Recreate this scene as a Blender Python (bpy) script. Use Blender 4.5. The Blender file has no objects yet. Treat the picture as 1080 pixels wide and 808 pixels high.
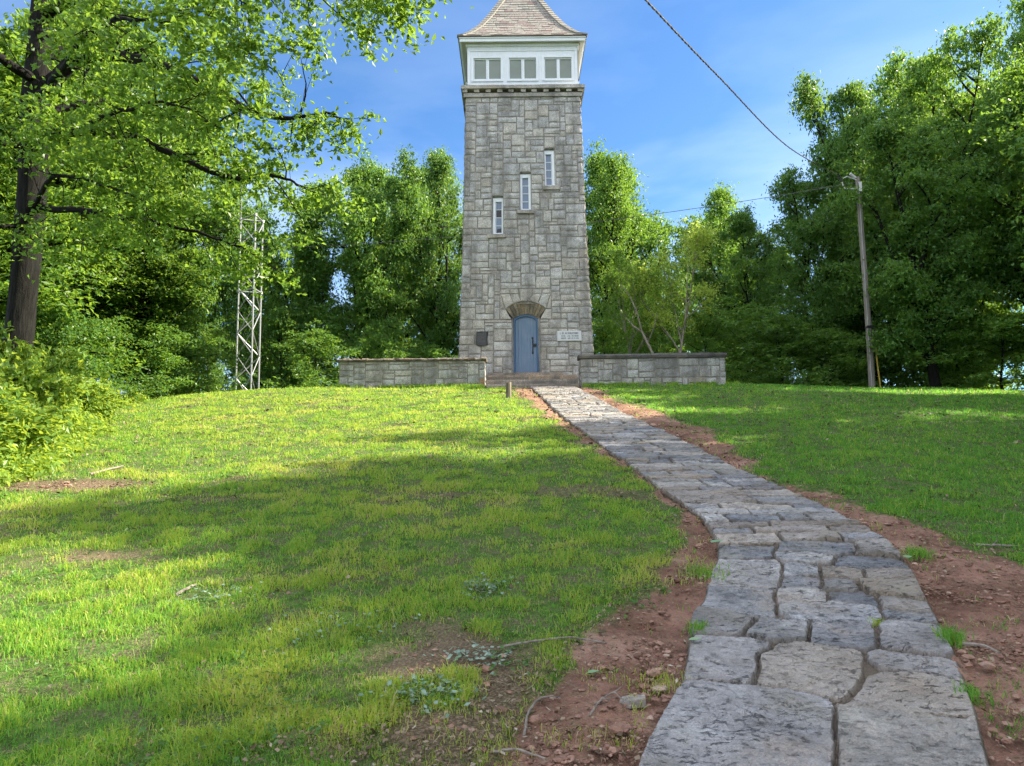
import bpy, math, random
import numpy as np
from mathutils import Vector, Matrix

SC = bpy.context.scene
COL = SC.collection
rad = math.radians
rng = np.random.default_rng(7)
random.seed(7)

# ------------------------------------------------------------------ camera
CAMZ = 1.65
PITCH, ROLL, FPX = rad(6.1), rad(-0.6), 786.0
CM = Matrix.Rotation(rad(90) + PITCH, 3, 'X') @ Matrix.Rotation(ROLL, 3, 'Z')
CMN = np.array(CM)


def ray(u, v):
    """direction of a photo pixel with its y component scaled to 1 (so P = cam + y * ray)"""
    d = CMN @ np.array([(u - 540) / FPX, (404 - v) / FPX, -1.0])
    return d / d[1]


def at(u, v, y):
    d = ray(u, v)
    return np.array([d[0] * y, y, CAMZ + d[2] * y])


# ------------------------------------------------------------------ noise
def _hash(ix, iy, seed):
    h = (ix.astype(np.int64) * 374761393 + iy.astype(np.int64) * 668265263 + seed * 974634777) & 0xffffffff
    h = ((h ^ (h >> 13)) * 1274126177) & 0xffffffff
    h = (h ^ (h >> 16)) & 0xffffffff
    return h / 4294967295.0


def vnoise(x, y, seed=0):
    x = np.asarray(x, float); y = np.asarray(y, float)
    ix = np.floor(x); iy = np.floor(y)
    fx = x - ix; fy = y - iy
    fx = fx * fx * (3 - 2 * fx); fy = fy * fy * (3 - 2 * fy)
    a = _hash(ix, iy, seed); b = _hash(ix + 1, iy, seed)
    c = _hash(ix, iy + 1, seed); d = _hash(ix + 1, iy + 1, seed)
    return (a * (1 - fx) + b * fx) * (1 - fy) + (c * (1 - fx) + d * fx) * fy


def fbm(x, y, seed=0, octaves=4, gain=0.5):
    s = 0; a = 1; t = 0
    for o in range(octaves):
        s = s + a * vnoise(x * 2 ** o + 17.3 * o, y * 2 ** o - 9.1 * o, seed + o); t += a; a *= gain
    return s / t


def sstep(a, b, x):
    t = np.clip((x - a) / (b - a), 0, 1)
    return t * t * (3 - 2 * t)


# ------------------------------------------------------------------ terrain
SLOPE = 0.1787


def H(x, y):
    x = np.asarray(x, float); y = np.asarray(y, float)
    yc = np.clip(y, -8, 20.5)
    z = SLOPE * yc
    t = np.clip(y - 20.5, 0, 3.0)
    z = z + SLOPE * t - SLOPE * t * t / 6.0
    b = np.clip(y - 29, 0, 30)
    z = z - 0.0065 * b * b - np.clip(y - 59, 0, 400) * 0.12
    l = np.clip(-5 - x, 0, 14)
    z = z - 0.0082 * l * l - np.clip(-19 - x, 0, 300) * 0.16
    r = np.clip(x - 5, 0, 20)
    z = z - 0.0025 * r * r - np.clip(x - 25, 0, 300) * 0.1
    z = z + (vnoise(x * 0.55, y * 0.55, 3) - 0.5) * 0.06 * sstep(0.8, 3, np.abs(x - 0.9 + 0 * y))
    z = z + (vnoise(x * 0.2, y * 0.2, 5) - 0.5) * 0.16 * sstep(2, 7, np.abs(x))
    return z


def ground(u, v):
    d = ray(u, v); lo, hi = 0.5, 40.0
    y = lo
    while y < 40:
        if CAMZ + d[2] * y < float(H(d[0] * y, y)):
            break
        y += 0.05
    return np.array([d[0] * y, y])


# path edges (photo pixels, walked down the picture)
PE_L = [(560, 409), (590, 438), (641, 476), (684, 508), (713, 530), (741, 549), (757, 575), (757, 597), (744, 625), (731, 655), (724, 682), (720, 728), (702, 762), (680, 806), (664, 840)]
PE_R = [(608, 409), (666, 440), (732, 471), (777, 496), (838, 521), (911, 556), (935, 574), (962, 604), (977, 632), (990, 660), (1001, 685), (1020, 725), (1031, 755), (1043, 804), (1052, 840)]
pl = np.array([ground(*p) for p in PE_L])[::-1]
pr = np.array([ground(*p) for p in PE_R])[::-1]
pl = np.vstack([[pl[0, 0] - 0.1, -6], pl]); pr = np.vstack([[pr[0, 0] - 0.1, -6], pr])
PATH_END = 21.72


def path_x(y):
    xl = np.interp(y, pl[:, 1], pl[:, 0]) + (vnoise(y * 2.6, y * 0 + 1.5, 11) - 0.5) * 0.06
    xr = np.interp(y, pr[:, 1], pr[:, 0]) + (vnoise(y * 2.6, y * 0 + 7.5, 12) - 0.5) * 0.06
    return xl, xr


DL = [(490, 830), (505, 790), (530, 745), (585, 700), (655, 655), (690, 605), (728, 565), (702, 530), (668, 500), (626, 470), (580, 440), (542, 412)]
DR = [(1290, 830), (1240, 740), (1180, 680), (1120, 620), (1060, 590), (1000, 570), (925, 545), (862, 518), (800, 500), (785, 480), (752, 458), (700, 438), (632, 415)]
dl = np.array([ground(*p) for p in DL]); dr = np.array([ground(*p) for p in DR])


def path_out(x, y):
    """distance outside the path (negative inside)"""
    xl, xr = path_x(y)
    o = np.maximum(xl - x, x - xr)
    return np.where(y > PATH_END, 5.0, o)


def dirt(x, y, split=False):
    """0 lawn .. 1 bare clay"""
    x = np.asarray(x, float); y = np.asarray(y, float)
    bl = np.interp(y, dl[:, 1], dl[:, 0]); br = np.interp(y, dr[:, 1], dr[:, 0])
    n = (fbm(x * 2.2, y * 2.2, 21, 5, .62) - 0.5) * 1.15
    k = 0.16 + 0.02 * y
    out = np.maximum(bl - x, x - br) + n * (0.55 + 0.015 * y)
    d = 1 - sstep(-k, k, out)
    d = np.where((y > 21.6) | (y < -1), 0, d)
    # bare scraps in the lawn
    p = fbm(x * 0.9 + 3, y * 1.3 + 8, 31, 4)
    b = sstep(0.60, 0.80, p) * 0.45
    q_ = ground(478, 728)
    b = np.maximum(b, sstep(.40, .66, fbm(x * 2.6, y * 2.6, 33, 3)) * .72 * np.exp(-(((x - q_[0]) / .55) ** 2 + ((y - q_[1]) / 1.0) ** 2)))
    p2 = ground(75, 512)
    b = np.maximum(b, 0.9 * np.exp(-(((x - p2[0]) / 0.9) ** 2 + ((y - p2[1]) / 0.35) ** 2)))
    p3 = ground(222, 528)
    b = np.maximum(b, 0.5 * np.exp(-(((x - p3[0]) / 0.5) ** 2 + ((y - p3[1]) / 0.25) ** 2)))
    p4 = ground(110, 588)
    b = np.maximum(b, 0.5 * np.exp(-(((x - p4[0]) / 0.7) ** 2 + ((y - p4[1]) / 0.25) ** 2)))
    b = b * (x < 2) + 0.35 * b * (x >= 2)
    b = np.where(path_out(x, y) < .05, 0, b)
    return (d, b) if split else np.maximum(d, b)


# ------------------------------------------------------------------ mesh helpers
def nmesh(name, V, Fs, attrs=None, midx=None, smooth=False):
    """V (n,3); Fs list of int arrays (m,k); attrs {name: per-vertex floats}; midx per-face material index"""
    me = bpy.data.meshes.new(name)
    V = np.asarray(V, np.float32)
    Fs = [np.asarray(f, np.int32) for f in Fs if len(f)]
    me.vertices.add(len(V)); me.vertices.foreach_set('co', V.ravel())
    nl = sum(f.size for f in Fs); npoly = sum(len(f) for f in Fs)
    me.loops.add(nl); me.loops.foreach_set('vertex_index', np.concatenate([f.ravel() for f in Fs]))
    tot = np.concatenate([np.full(len(f), f.shape[1], np.int32) for f in Fs])
    st = np.concatenate([[0], np.cumsum(tot)[:-1]]).astype(np.int32)
    me.polygons.add(npoly); me.polygons.foreach_set('loop_start', st); me.polygons.foreach_set('loop_total', tot)
    if midx is not None:
        me.polygons.foreach_set('material_index', np.asarray(midx, np.int32))
    me.polygons.foreach_set('use_smooth', np.full(npoly, bool(smooth)))
    for k, a in (attrs or {}).items():
        at_ = me.attributes.new(k, 'FLOAT', 'POINT'); at_.data.foreach_set('value', np.asarray(a, np.float32))
    me.update(calc_edges=True); me.validate()
    return me


class MB:
    """collects pieces, links them as one mesh object"""
    def __init__(s):
        s.V = []; s.F = []; s.n = 0; s.A = []; s.M = []

    def add(s, V, F, a=0.0, m=0):
        V = np.asarray(V, float); F = np.asarray(F, int)
        s.V.append(V); s.F.append(F + s.n); s.n += len(V)
        s.A.append(np.broadcast_to(np.asarray(a, float), (len(V),)).copy()); s.M.append(np.full(len(F), m))
        return s

    def box(s, x0, x1, y0, y1, z0, z1, a=0.0, m=0, jit=0.0):
        V = np.array([[x, y, z] for z in (z0, z1) for y in (y0, y1) for x in (x0, x1)], float)
        if jit: V = V + rng.uniform(-jit, jit, V.shape)
        F = [[0, 2, 3, 1], [4, 5, 7, 6], [0, 1, 5, 4], [2, 6, 7, 3], [0, 4, 6, 2], [1, 3, 7, 5]]
        return s.add(V, F, a, m)

    def hexa(s, V, a=0.0, m=0):
        F = [[0, 2, 3, 1], [4, 5, 7, 6], [0, 1, 5, 4], [2, 6, 7, 3], [0, 4, 6, 2], [1, 3, 7, 5]]
        return s.add(V, F, a, m)

    def tube(s, P, R, k=8, a=0.0, m=0, cap=True):
        V, F = tube(P, R, k)
        s.add(V, F, a, m)
        if cap:
            n = len(P)
            for base in (0, (n - 1) * k):
                c = V[base:base + k]
                W = np.vstack([c, c.mean(0)])
                T = np.array([[i, (i + 1) % k, k, k] for i in range(k)])
                s.add(W, T[:, [0, 1, 2, 2]], a, m) if False else s.addtri(W, [[i, (i + 1) % k, k] for i in range(k)], a, m)
        return s

    def addtri(s, V, T, a=0.0, m=0):
        return s.add(V, T, a, m)

    def build(s, name, mats, parent=None, smooth=False, attr='rnd'):
        byk = {}
        for f, m in zip(s.F, s.M):
            byk.setdefault(f.shape[1], []).append((f, m))
        Fs = []; Ms = []
        for k in sorted(byk):
            Fs.append(np.vstack([f for f, m in byk[k]])); Ms.append(np.concatenate([m for f, m in byk[k]]))
        me = nmesh(name, np.vstack(s.V), Fs, {attr: np.concatenate(s.A)}, np.concatenate(Ms), smooth)
        return link(name, me, mats, parent)


def tube(P, R, k=8):
    P = np.asarray(P, float); n = len(P); R = np.broadcast_to(np.asarray(R, float), (n,))
    T = np.gradient(P, axis=0); T /= np.linalg.norm(T, axis=1, keepdims=True) + 1e-9
    ref = np.array([0.31, 0.17, 0.93]) if abs(T[:, 2]).mean() < 0.85 else np.array([1.0, 0.05, 0.02])
    A = np.cross(T, ref); A /= np.linalg.norm(A, axis=1, keepdims=True) + 1e-9
    B = np.cross(T, A)
    th = np.linspace(0, 2 * np.pi, k, endpoint=False)
    V = P[:, None, :] + R[:, None, None] * (np.cos(th)[None, :, None] * A[:, None, :] + np.sin(th)[None, :, None] * B[:, None, :])
    i = np.arange(n - 1)[:, None] * k; j = np.arange(k)[None, :]; j2 = (j + 1) % k
    F = np.stack([i + j, i + j2, i + k + j2, i + k + j], -1).reshape(-1, 4)
    return V.reshape(-1, 3), F


def link(name, me, mats, parent=None):
    o = bpy.data.objects.new(name, me); COL.objects.link(o)
    for m in (mats if isinstance(mats, (list, tuple)) else [mats]):
        if m is not None and me is not None: me.materials.append(m)
    if parent is not None: o.parent = parent
    return o


def tag(o, label=None, cat=None, group=None, kind=None):
    if label: o['label'] = label
    if cat: o['category'] = cat
    if group: o['group'] = group
    if kind: o['kind'] = kind
    return o


def thing(name, label, cat, loc=(0, 0, 0), group=None):
    o = bpy.data.objects.new(name, None); COL.objects.link(o); o.location = loc
    o.empty_display_size = 0.3
    return tag(o, label, cat, group)


def copy_tree(o, parent=None):
    c = o.copy(); COL.objects.link(c)
    if parent is not None: c.parent = parent
    for ch in list(o.children): copy_tree(ch, c)
    return c


# ------------------------------------------------------------------ material helpers
def newmat(name):
    m = bpy.data.materials.new(name); m.use_nodes = True
    nt = m.node_tree; nt.nodes.clear()
    return m, nt


def nd(nt, typ, props=None, **inp):
    n = nt.nodes.new('ShaderNode' + typ)
    for k, v in (props or {}).items(): setattr(n, k, v)
    for k, v in inp.items():
        key = k.replace('_', ' ') if not k.startswith('i') or not k[1:].isdigit() else int(k[1:])
        s = n.inputs[key]
        if isinstance(v, bpy.types.NodeSocket): nt.links.new(v, s)
        else: s.default_value = v
    return n


def mixc(nt, f, a, b, blend='MIX'):
    n = nt.nodes.new('ShaderNodeMix'); n.data_type = 'RGBA'; n.blend_type = blend
    for i, v in ((0, f), (6, a), (7, b)):
        if isinstance(v, bpy.types.NodeSocket): nt.links.new(v, n.inputs[i])
        elif i == 0: n.inputs[0].default_value = v
        else: n.inputs[i].default_value = (*v, 1) if len(v) == 3 else v
    return n.outputs[2]


def ramp(nt, f, stops, interp='LINEAR'):
    n = nt.nodes.new('ShaderNodeValToRGB'); cr = n.color_ramp; cr.interpolation = interp
    while len(cr.elements) < len(stops): cr.elements.new(0.5)
    for e, (p, c) in zip(cr.elements, stops):
        e.position = p; e.color = (*c, 1) if not isinstance(c, (int, float)) else (c, c, c, 1)
    nt.links.new(f, n.inputs[0])
    return n.outputs[0]


def attr(nt, name):
    return nd(nt, 'Attribute', {'attribute_name': name}).outputs['Fac']


def noise(nt, vec, scale, detail=4, rough=0.55, dist=0.0):
    return nd(nt, 'TexNoise', None, Vector=vec, Scale=scale, Detail=detail, Roughness=rough, Distortion=dist).outputs['Fac']


def math_(nt, op, a, b=0.0, clamp=False):
    n = nt.nodes.new('ShaderNodeMath'); n.operation = op; n.use_clamp = clamp
    for i, v in enumerate((a, b)):
        if isinstance(v, bpy.types.NodeSocket): nt.links.new(v, n.inputs[i])
        else: n.inputs[i].default_value = v
    return n.outputs[0]


def principled(nt, color, rough=0.7, spec=0.3, metal=0.0, bump=None, bstr=0.3, bdist=0.02, out=True):
    p = nd(nt, 'BsdfPrincipled')
    for k, v in (('Base Color', color), ('Roughness', rough), ('Specular IOR Level', spec), ('Metallic', metal)):
        if isinstance(v, bpy.types.NodeSocket): nt.links.new(v, p.inputs[k])
        elif k == 'Base Color': p.inputs[k].default_value = (*v, 1)
        else: p.inputs[k].default_value = v
    if bump is not None:
        b = nd(nt, 'Bump', None, Height=bump, Strength=bstr, Distance=bdist)
        nt.links.new(b.outputs[0], p.inputs['Normal'])
    if out:
        o = nd(nt, 'OutputMaterial'); nt.links.new(p.outputs[0], o.inputs[0])
    return p


def plain(name, c, rough=0.6, spec=0.3, metal=0.0, var=0.15, scale=6.0, bstr=0.1):
    m, nt = newmat(name)
    co = nd(nt, 'TexCoord').outputs['Object']
    f = noise(nt, co, scale, 5)
    col = mixc(nt, f, [x * (1 - var) for x in c], [min(1, x * (1 + var)) for x in c])
    principled(nt, col, rough, spec, metal, f, bstr, 0.01)
    return m


def leaf_mat(name, dark, light, trans, tmix=0.38):
    m, nt = newmat(name)
    t = attr(nt, 'tint')
    r = nd(nt, 'ObjectInfo').outputs['Random']
    tt = math_(nt, 'ADD', t, math_(nt, 'MULTIPLY', math_(nt, 'SUBTRACT', r, 0.5), 0.6), True)
    c = mixc(nt, tt, dark, light)
    p = principled(nt, c, 0.42, 0.35, out=False)
    ct = mixc(nt, tt, [x * 0.75 for x in trans], trans)
    tr = nd(nt, 'BsdfTranslucent', None, Color=ct)
    mx = nd(nt, 'MixShader', None, i0=tmix, i1=p.outputs[0], i2=tr.outputs[0])
    o = nd(nt, 'OutputMaterial'); nt.links.new(mx.outputs[0], o.inputs[0])
    return m


M = {}
M['leaf'] = leaf_mat('broad leaf green', (0.040, 0.120, 0.030), (0.125, 0.26, 0.055), (0.32, 0.52, 0.05))
M['leaf_sun'] = leaf_mat('light leaf green', (0.028, 0.085, 0.014), (0.10, 0.20, 0.03), (0.34, 0.53, 0.05), 0.42)
M['leaf_pale'] = leaf_mat('pale olive leaf', (0.18, 0.27, 0.04), (0.36, 0.48, 0.09), (0.7, 0.85, 0.12), 0.48)
M['leaf_shrub'] = leaf_mat('shrub leaf green', (0.075, 0.17, 0.03), (0.21, 0.33, 0.06), (0.56, 0.70, 0.07), 0.45)
M['leaf_silver'] = leaf_mat('silvery clover leaf', (0.12, 0.21, 0.13), (0.30, 0.40, 0.33), (0.3, 0.4, 0.2), 0.2)


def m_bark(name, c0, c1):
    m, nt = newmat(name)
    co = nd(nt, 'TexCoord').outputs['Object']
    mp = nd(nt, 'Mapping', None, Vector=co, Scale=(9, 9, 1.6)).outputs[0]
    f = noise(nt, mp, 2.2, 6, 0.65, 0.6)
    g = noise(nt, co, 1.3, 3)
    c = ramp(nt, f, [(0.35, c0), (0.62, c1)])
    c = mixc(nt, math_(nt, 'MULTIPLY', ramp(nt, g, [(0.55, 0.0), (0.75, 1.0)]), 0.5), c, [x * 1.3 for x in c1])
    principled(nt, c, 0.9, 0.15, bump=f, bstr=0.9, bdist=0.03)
    return m


M['bark'] = m_bark('shade darkened ridged bark', (0.004, 0.004, 0.004), (0.017, 0.0165, 0.0155))  # near black: the shade on the trunks is put into the bark colour
M['bark_pale'] = m_bark('pale smooth bark', (0.14, 0.12, 0.10), (0.32, 0.29, 0.25))


def m_granite(name, lo, hi, warm, dark=1.0):
    m, nt = newmat(name)
    co = nd(nt, 'TexCoord').outputs['Object']
    r = attr(nt, 'rnd')
    c = ramp(nt, r, [(0.0, lo), (0.3, [(a + b) / 2 for a, b in zip(lo, hi)]), (0.55, warm), (0.75, hi), (1.0, [x * 0.9 for x in hi])])
    f1 = noise(nt, co, 3.5, 6, 0.65)
    c = mixc(nt, 0.75, c, ramp(nt, f1, [(0.3, 0.28), (0.5, 0.5), (0.72, 0.74)]), 'OVERLAY')
    f2 = noise(nt, co, 38, 4, 0.7)
    c = mixc(nt, 0.7, c, ramp(nt, f2, [(0.32, 0.2), (0.5, 0.5), (0.7, 0.85)]), 'OVERLAY')
    st = nd(nt, 'Mapping', None, Vector=co, Scale=(1.4, 1.4, 0.22)).outputs[0]
    f3 = noise(nt, st, 1.6, 5, 0.6)
    c = mixc(nt, ramp(nt, f3, [(0.44, 0.0), (0.68, 0.75)]), c, (0.115, 0.11, 0.105))
    f4 = noise(nt, co, 1.1, 4, 0.6)
    c = mixc(nt, ramp(nt, f4, [(0.56, 0.0), (0.7, 0.4)]), c, (0.36, 0.30, 0.22))
    hgt = math_(nt, 'ADD', math_(nt, 'MULTIPLY', f1, 1.2), f2)
    principled(nt, c, 0.88, 0.25, bump=hgt, bstr=0.55, bdist=0.02)
    return m


M['granite'] = m_granite('rock faced granite', (0.335, 0.335, 0.335), (0.46, 0.455, 0.445), (0.43, 0.405, 0.365))
M['granite_cut'] = m_granite('dressed granite', (0.30, 0.29, 0.275), (0.40, 0.38, 0.35), (0.37, 0.335, 0.28))
M['arch_stone'] = m_granite('brown arch stone', (0.20, 0.17, 0.13), (0.38, 0.335, 0.27), (0.32, 0.255, 0.18))
M['coping_dark'] = m_granite('dark slate coping', (0.05, 0.048, 0.047), (0.11, 0.108, 0.105), (0.09, 0.08, 0.07))
M['coping_brown'] = m_granite('brown slate coping', (0.085, 0.065, 0.05), (0.24, 0.2, 0.16), (0.15, 0.11, 0.08))
M['step_stone'] = m_granite('worn step stone', (0.20, 0.165, 0.135), (0.34, 0.30, 0.26), (0.36, 0.27, 0.19))


def m_mortar():
    m, nt = newmat('old mortar')
    co = nd(nt, 'TexCoord').outputs['Object']
    f = noise(nt, co, 9, 5, 0.6)
    c = ramp(nt, f, [(0.3, (0.15, 0.14, 0.125)), (0.55, (0.25, 0.235, 0.21)), (0.75, (0.40, 0.38, 0.35))])
    principled(nt, c, 0.95, 0.1, bump=f, bstr=0.5)
    return m


M['mortar'] = m_mortar()


def m_slate():
    m, nt = newmat('weathered roof slate')
    co = nd(nt, 'TexCoord').outputs['Object']
    r = attr(nt, 'rnd')
    c = ramp(nt, r, [(0.0, (0.23, 0.205, 0.19)), (0.35, (0.30, 0.275, 0.245)), (0.6, (0.245, 0.24, 0.215)), (0.86, (0.255, 0.205, 0.19)), (0.95, (0.20, 0.145, 0.135)), (1.0, (0.15, 0.145, 0.14))])
    f = noise(nt, co, 14, 5, 0.65)
    c = mixc(nt, 0.7, c, ramp(nt, f, [(0.3, 0.3), (0.7, 0.7)]), 'OVERLAY')
    principled(nt, c, 0.7, 0.3, bump=f, bstr=0.35)
    return m


M['slate'] = m_slate()


def m_flag():
    m, nt = newmat('split flagstone')
    co = nd(nt, 'TexCoord').outputs['Object']
    r = attr(nt, 'rnd'); j = attr(nt, 'joint'); tan = attr(nt, 'tan'); lay = attr(nt, 'layer')
    c = ramp(nt, r, [(0.0, (0.195, 0.20, 0.215)), (0.25, (0.25, 0.245, 0.25)), (0.5, (0.28, 0.26, 0.235)), (0.72, (0.22, 0.225, 0.24)), (0.88, (0.32, 0.295, 0.26)), (1.0, (0.36, 0.30, 0.25))])
    mp = nd(nt, 'Mapping', None, Vector=co, Scale=(1, 1.35, 1), Rotation=(0, 0, 0.5)).outputs[0]
    f1 = noise(nt, mp, 2.4, 10, 0.66, 0.25)
    hv = math_(nt, 'FRACT', math_(nt, 'MULTIPLY', r, 7.31))
    c = mixc(nt, 1.0, c, ramp(nt, hv, [(0.0, 0.62), (0.5, 0.95), (1.0, 1.35)]), 'MULTIPLY')
    c = mixc(nt, 0.6, c, ramp(nt, f1, [(0.32, 0.08), (0.45, 0.42), (0.56, 0.56), (0.68, 0.95)]), 'OVERLAY')
    f2 = noise(nt, co, 30, 5, 0.7)
    c = mixc(nt, 0.65, c, ramp(nt, f2, [(0.3, 0.25), (0.7, 0.75)]), 'OVERLAY')
    c = mixc(nt, math_(nt, 'MULTIPLY', tan, 0.85), c, mixc(nt, f1, (0.23, 0.17, 0.115), (0.40, 0.335, 0.26)))
    wob = nd(nt, 'Mapping', None, Vector=co, Scale=(1.0, 1.9, 1), Rotation=(0, 0, 0.35), Location=(3, 1, 0)).outputs[0]
    w = math_(nt, 'MULTIPLY', noise(nt, wob, 1.7, 10, 0.62, 0.4), 11.0)
    fr = math_(nt, 'FRACT', math_(nt, 'ADD', w, math_(nt, 'MULTIPLY', r, 5.0)))
    mod = ramp(nt, noise(nt, co, 3.3, 4), [(0.50, 0.0), (0.66, 1.0)])
    vm = math_(nt, 'MULTIPLY', ramp(nt, fr, [(0.0, 1.0), (0.04, 0.8), (0.10, 0.0)]), mod)
    c = mixc(nt, math_(nt, 'MULTIPLY', vm, 0.55), c, (0.05, 0.048, 0.046))
    pit = noise(nt, nd(nt, 'Mapping', None, Vector=co, Scale=(1, 2.2, 1), Rotation=(0, 0, 0.3)).outputs[0], 16, 6, 0.75)
    pm_ = math_(nt, 'MULTIPLY', ramp(nt, pit, [(0.34, 1.0), (0.43, 0.0)]), ramp(nt, noise(nt, co, 2.6, 3), [(0.42, 0.25), (0.58, 1.0)]))
    c = mixc(nt, math_(nt, 'MULTIPLY', pm_, 0.65), c, (0.035, 0.034, 0.036))
    c = mixc(nt, math_(nt, 'MULTIPLY', ramp(nt, pit, [(0.56, 0.0), (0.70, 0.45)]), ramp(nt, f1, [(0.45, 0.0), (0.6, 1.0)])), c, (0.42, 0.45, 0.50))  # blue-white highlights painted onto the raised grain
    rust = math_(nt, 'MULTIPLY', ramp(nt, noise(nt, co, 1.4, 5, 0.62), [(0.52, 0.0), (0.66, 0.5)]), ramp(nt, f2, [(0.35, 0.4), (0.6, 1.0)]))
    c = mixc(nt, rust, c, (0.34, 0.25, 0.165))
    grit = noise(nt, co, 140, 2, 0.5)
    c = mixc(nt, 0.3, c, ramp(nt, grit, [(0.35, 0.25), (0.65, 0.75)]), 'OVERLAY')
    st = ramp(nt, noise(nt, co, 1.9, 5, 0.6), [(0.52, 0.0), (0.66, 0.6)])
    c = mixc(nt, st, c, mixc(nt, f2, (0.20, 0.185, 0.145), (0.30, 0.27, 0.21)))
    dirt_c = mixc(nt, f2, (0.040, 0.032, 0.024), (0.20, 0.155, 0.11))
    c = mixc(nt, j, c, dirt_c)
    hgt = math_(nt, 'SUBTRACT', math_(nt, 'ADD', math_(nt, 'MULTIPLY', f1, 2.2), math_(nt, 'MULTIPLY', f2, 0.5)), math_(nt, 'ADD', math_(nt, 'MULTIPLY', vm, 1.1), math_(nt, 'MULTIPLY', pm_, 1.2)))
    rg = math_(nt, 'ADD', math_(nt, 'MULTIPLY', j, 0.3), 0.5)
    principled(nt, c, rg, 0.42, bump=hgt, bstr=0.9, bdist=0.022)
    return m


M['flag'] = m_flag()


def m_ground():
    m, nt = newmat('lawn soil')
    co = nd(nt, 'TexCoord').outputs['Object']
    d = attr(nt, 'dirt'); sc_ = attr(nt, 'scrap')
    f1 = noise(nt, co, 2.2, 6, 0.65); f2 = noise(nt, co, 17, 5, 0.7); f3 = noise(nt, co, 80, 3, 0.6)
    clay = ramp(nt, f1, [(0.3, (0.15, 0.082, 0.060)), (0.5, (0.265, 0.150, 0.108)), (0.7, (0.37, 0.235, 0.175))])
    f0 = noise(nt, co, 0.9, 4, 0.6)
    clay = mixc(nt, 1.0, clay, ramp(nt, f0, [(0.35, (0.62, 0.58, 0.55)), (0.5, (1, 1, 1)), (0.66, (1.35, 1.38, 1.42))]), 'MULTIPLY')
    clay = mixc(nt, 0.7, clay, ramp(nt, f2, [(0.3, 0.22), (0.5, 0.5), (0.72, 0.8)]), 'OVERLAY')
    litter = ramp(nt, f3, [(0.3, (0.05, 0.04, 0.025)), (0.5, (0.12, 0.10, 0.06)), (0.68, (0.27, 0.225, 0.155))])
    clay = mixc(nt, ramp(nt, f2, [(0.52, 0.0), (0.66, 0.75)]), clay, litter)
    green = ramp(nt, f2, [(0.3, (0.03, 0.04, 0.014)), (0.52, (0.068, 0.145, 0.022)), (0.72, (0.13, 0.19, 0.05))])
    nearm = ramp(nt, noise(nt, co, 6.0, 5, 0.65), [(0.43, 0.0), (0.6, 0.75)])
    green = mixc(nt, nearm, green, litter)
    fs = math_(nt, 'ADD', sc_, math_(nt, 'MULTIPLY', math_(nt, 'SUBTRACT', f2, 0.5), 1.1), True)
    thatch = mixc(nt, 0.2, litter, clay)
    green = mixc(nt, ramp(nt, fs, [(0.25, 0.0), (0.55, 1.0)]), green, thatch)
    fd = math_(nt, 'ADD', d, math_(nt, 'MULTIPLY', math_(nt, 'SUBTRACT', f2, 0.5), 0.9), True)
    c = mixc(nt, ramp(nt, fd, [(0.35, 0.0), (0.6, 1.0)]), green, clay)
    hgt = math_(nt, 'ADD', f2, math_(nt, 'MULTIPLY', f3, 0.4))
    principled(nt, c, 0.95, 0.1, bump=hgt, bstr=0.9, bdist=0.03)
    return m


M['ground'] = m_ground()


def m_blade():
    m, nt = newmat('grass blade')
    t = attr(nt, 'tint')
    c = ramp(nt, t, [(0.0, (0.085, 0.235, 0.038)), (0.28, (0.135, 0.33, 0.048)), (0.48, (0.23, 0.36, 0.058)), (0.75, (0.37, 0.46, 0.055)), (0.9, (0.42, 0.38, 0.16)), (1.0, (0.52, 0.44, 0.26))])
    p = principled(nt, c, 0.5, 0.3, out=False)
    ct = mixc(nt, 1.0, c, (1.75, 1.7, 1.25), 'MULTIPLY')
    tr = nd(nt, 'BsdfTranslucent', None, Color=ct)
    mx = nd(nt, 'MixShader', None, i0=0.48, i1=p.outputs[0], i2=tr.outputs[0])
    o = nd(nt, 'OutputMaterial'); nt.links.new(mx.outputs[0], o.inputs[0])
    return m


M['blade'] = m_blade()


def m_litter():
    m, nt = newmat('dry leaf litter')
    c = ramp(nt, attr(nt, 'tint'), [(0.0, (0.05, 0.035, 0.022)), (0.5, (0.17, 0.12, 0.075)), (0.85, (0.30, 0.24, 0.17)), (1.0, (0.45, 0.40, 0.33))])
    principled(nt, c, 0.8, 0.2)
    return m


M['litter'] = m_litter()


def m_pebble():
    m, nt = newmat('clay clod')
    co = nd(nt, 'TexCoord').outputs['Object']
    c = ramp(nt, attr(nt, 'tint'), [(0.0, (0.14, 0.078, 0.058)), (0.55, (0.28, 0.165, 0.122)), (0.85, (0.40, 0.27, 0.205)), (1.0, (0.45, 0.37, 0.31))])
    f = noise(nt, co, 60, 3)
    c = mixc(nt, 0.6, c, ramp(nt, f, [(0.3, 0.3), (0.7, 0.7)]), 'OVERLAY')
    principled(nt, c, 0.9, 0.15, bump=f, bstr=0.4)
    return m


M['pebble'] = m_pebble()


def m_paint(name, c, edge, scale=5.0):
    m, nt = newmat(name)
    co = nd(nt, 'TexCoord').outputs['Object']
    mp = nd(nt, 'Mapping', None, Vector=co, Scale=(6, 6, 0.8)).outputs[0]
    f = noise(nt, mp, scale, 6, 0.65)
    g = noise(nt, co, 2.0, 4, 0.6)
    col = mixc(nt, ramp(nt, f, [(0.45, 0.0), (0.75, 0.55)]), c, edge)
    col = mixc(nt, ramp(nt, g, [(0.5, 0.0), (0.8, 0.4)]), col, [x * 0.72 for x in c])
    principled(nt, col, 0.6, 0.3, bump=f, bstr=0.15)
    return m


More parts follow.
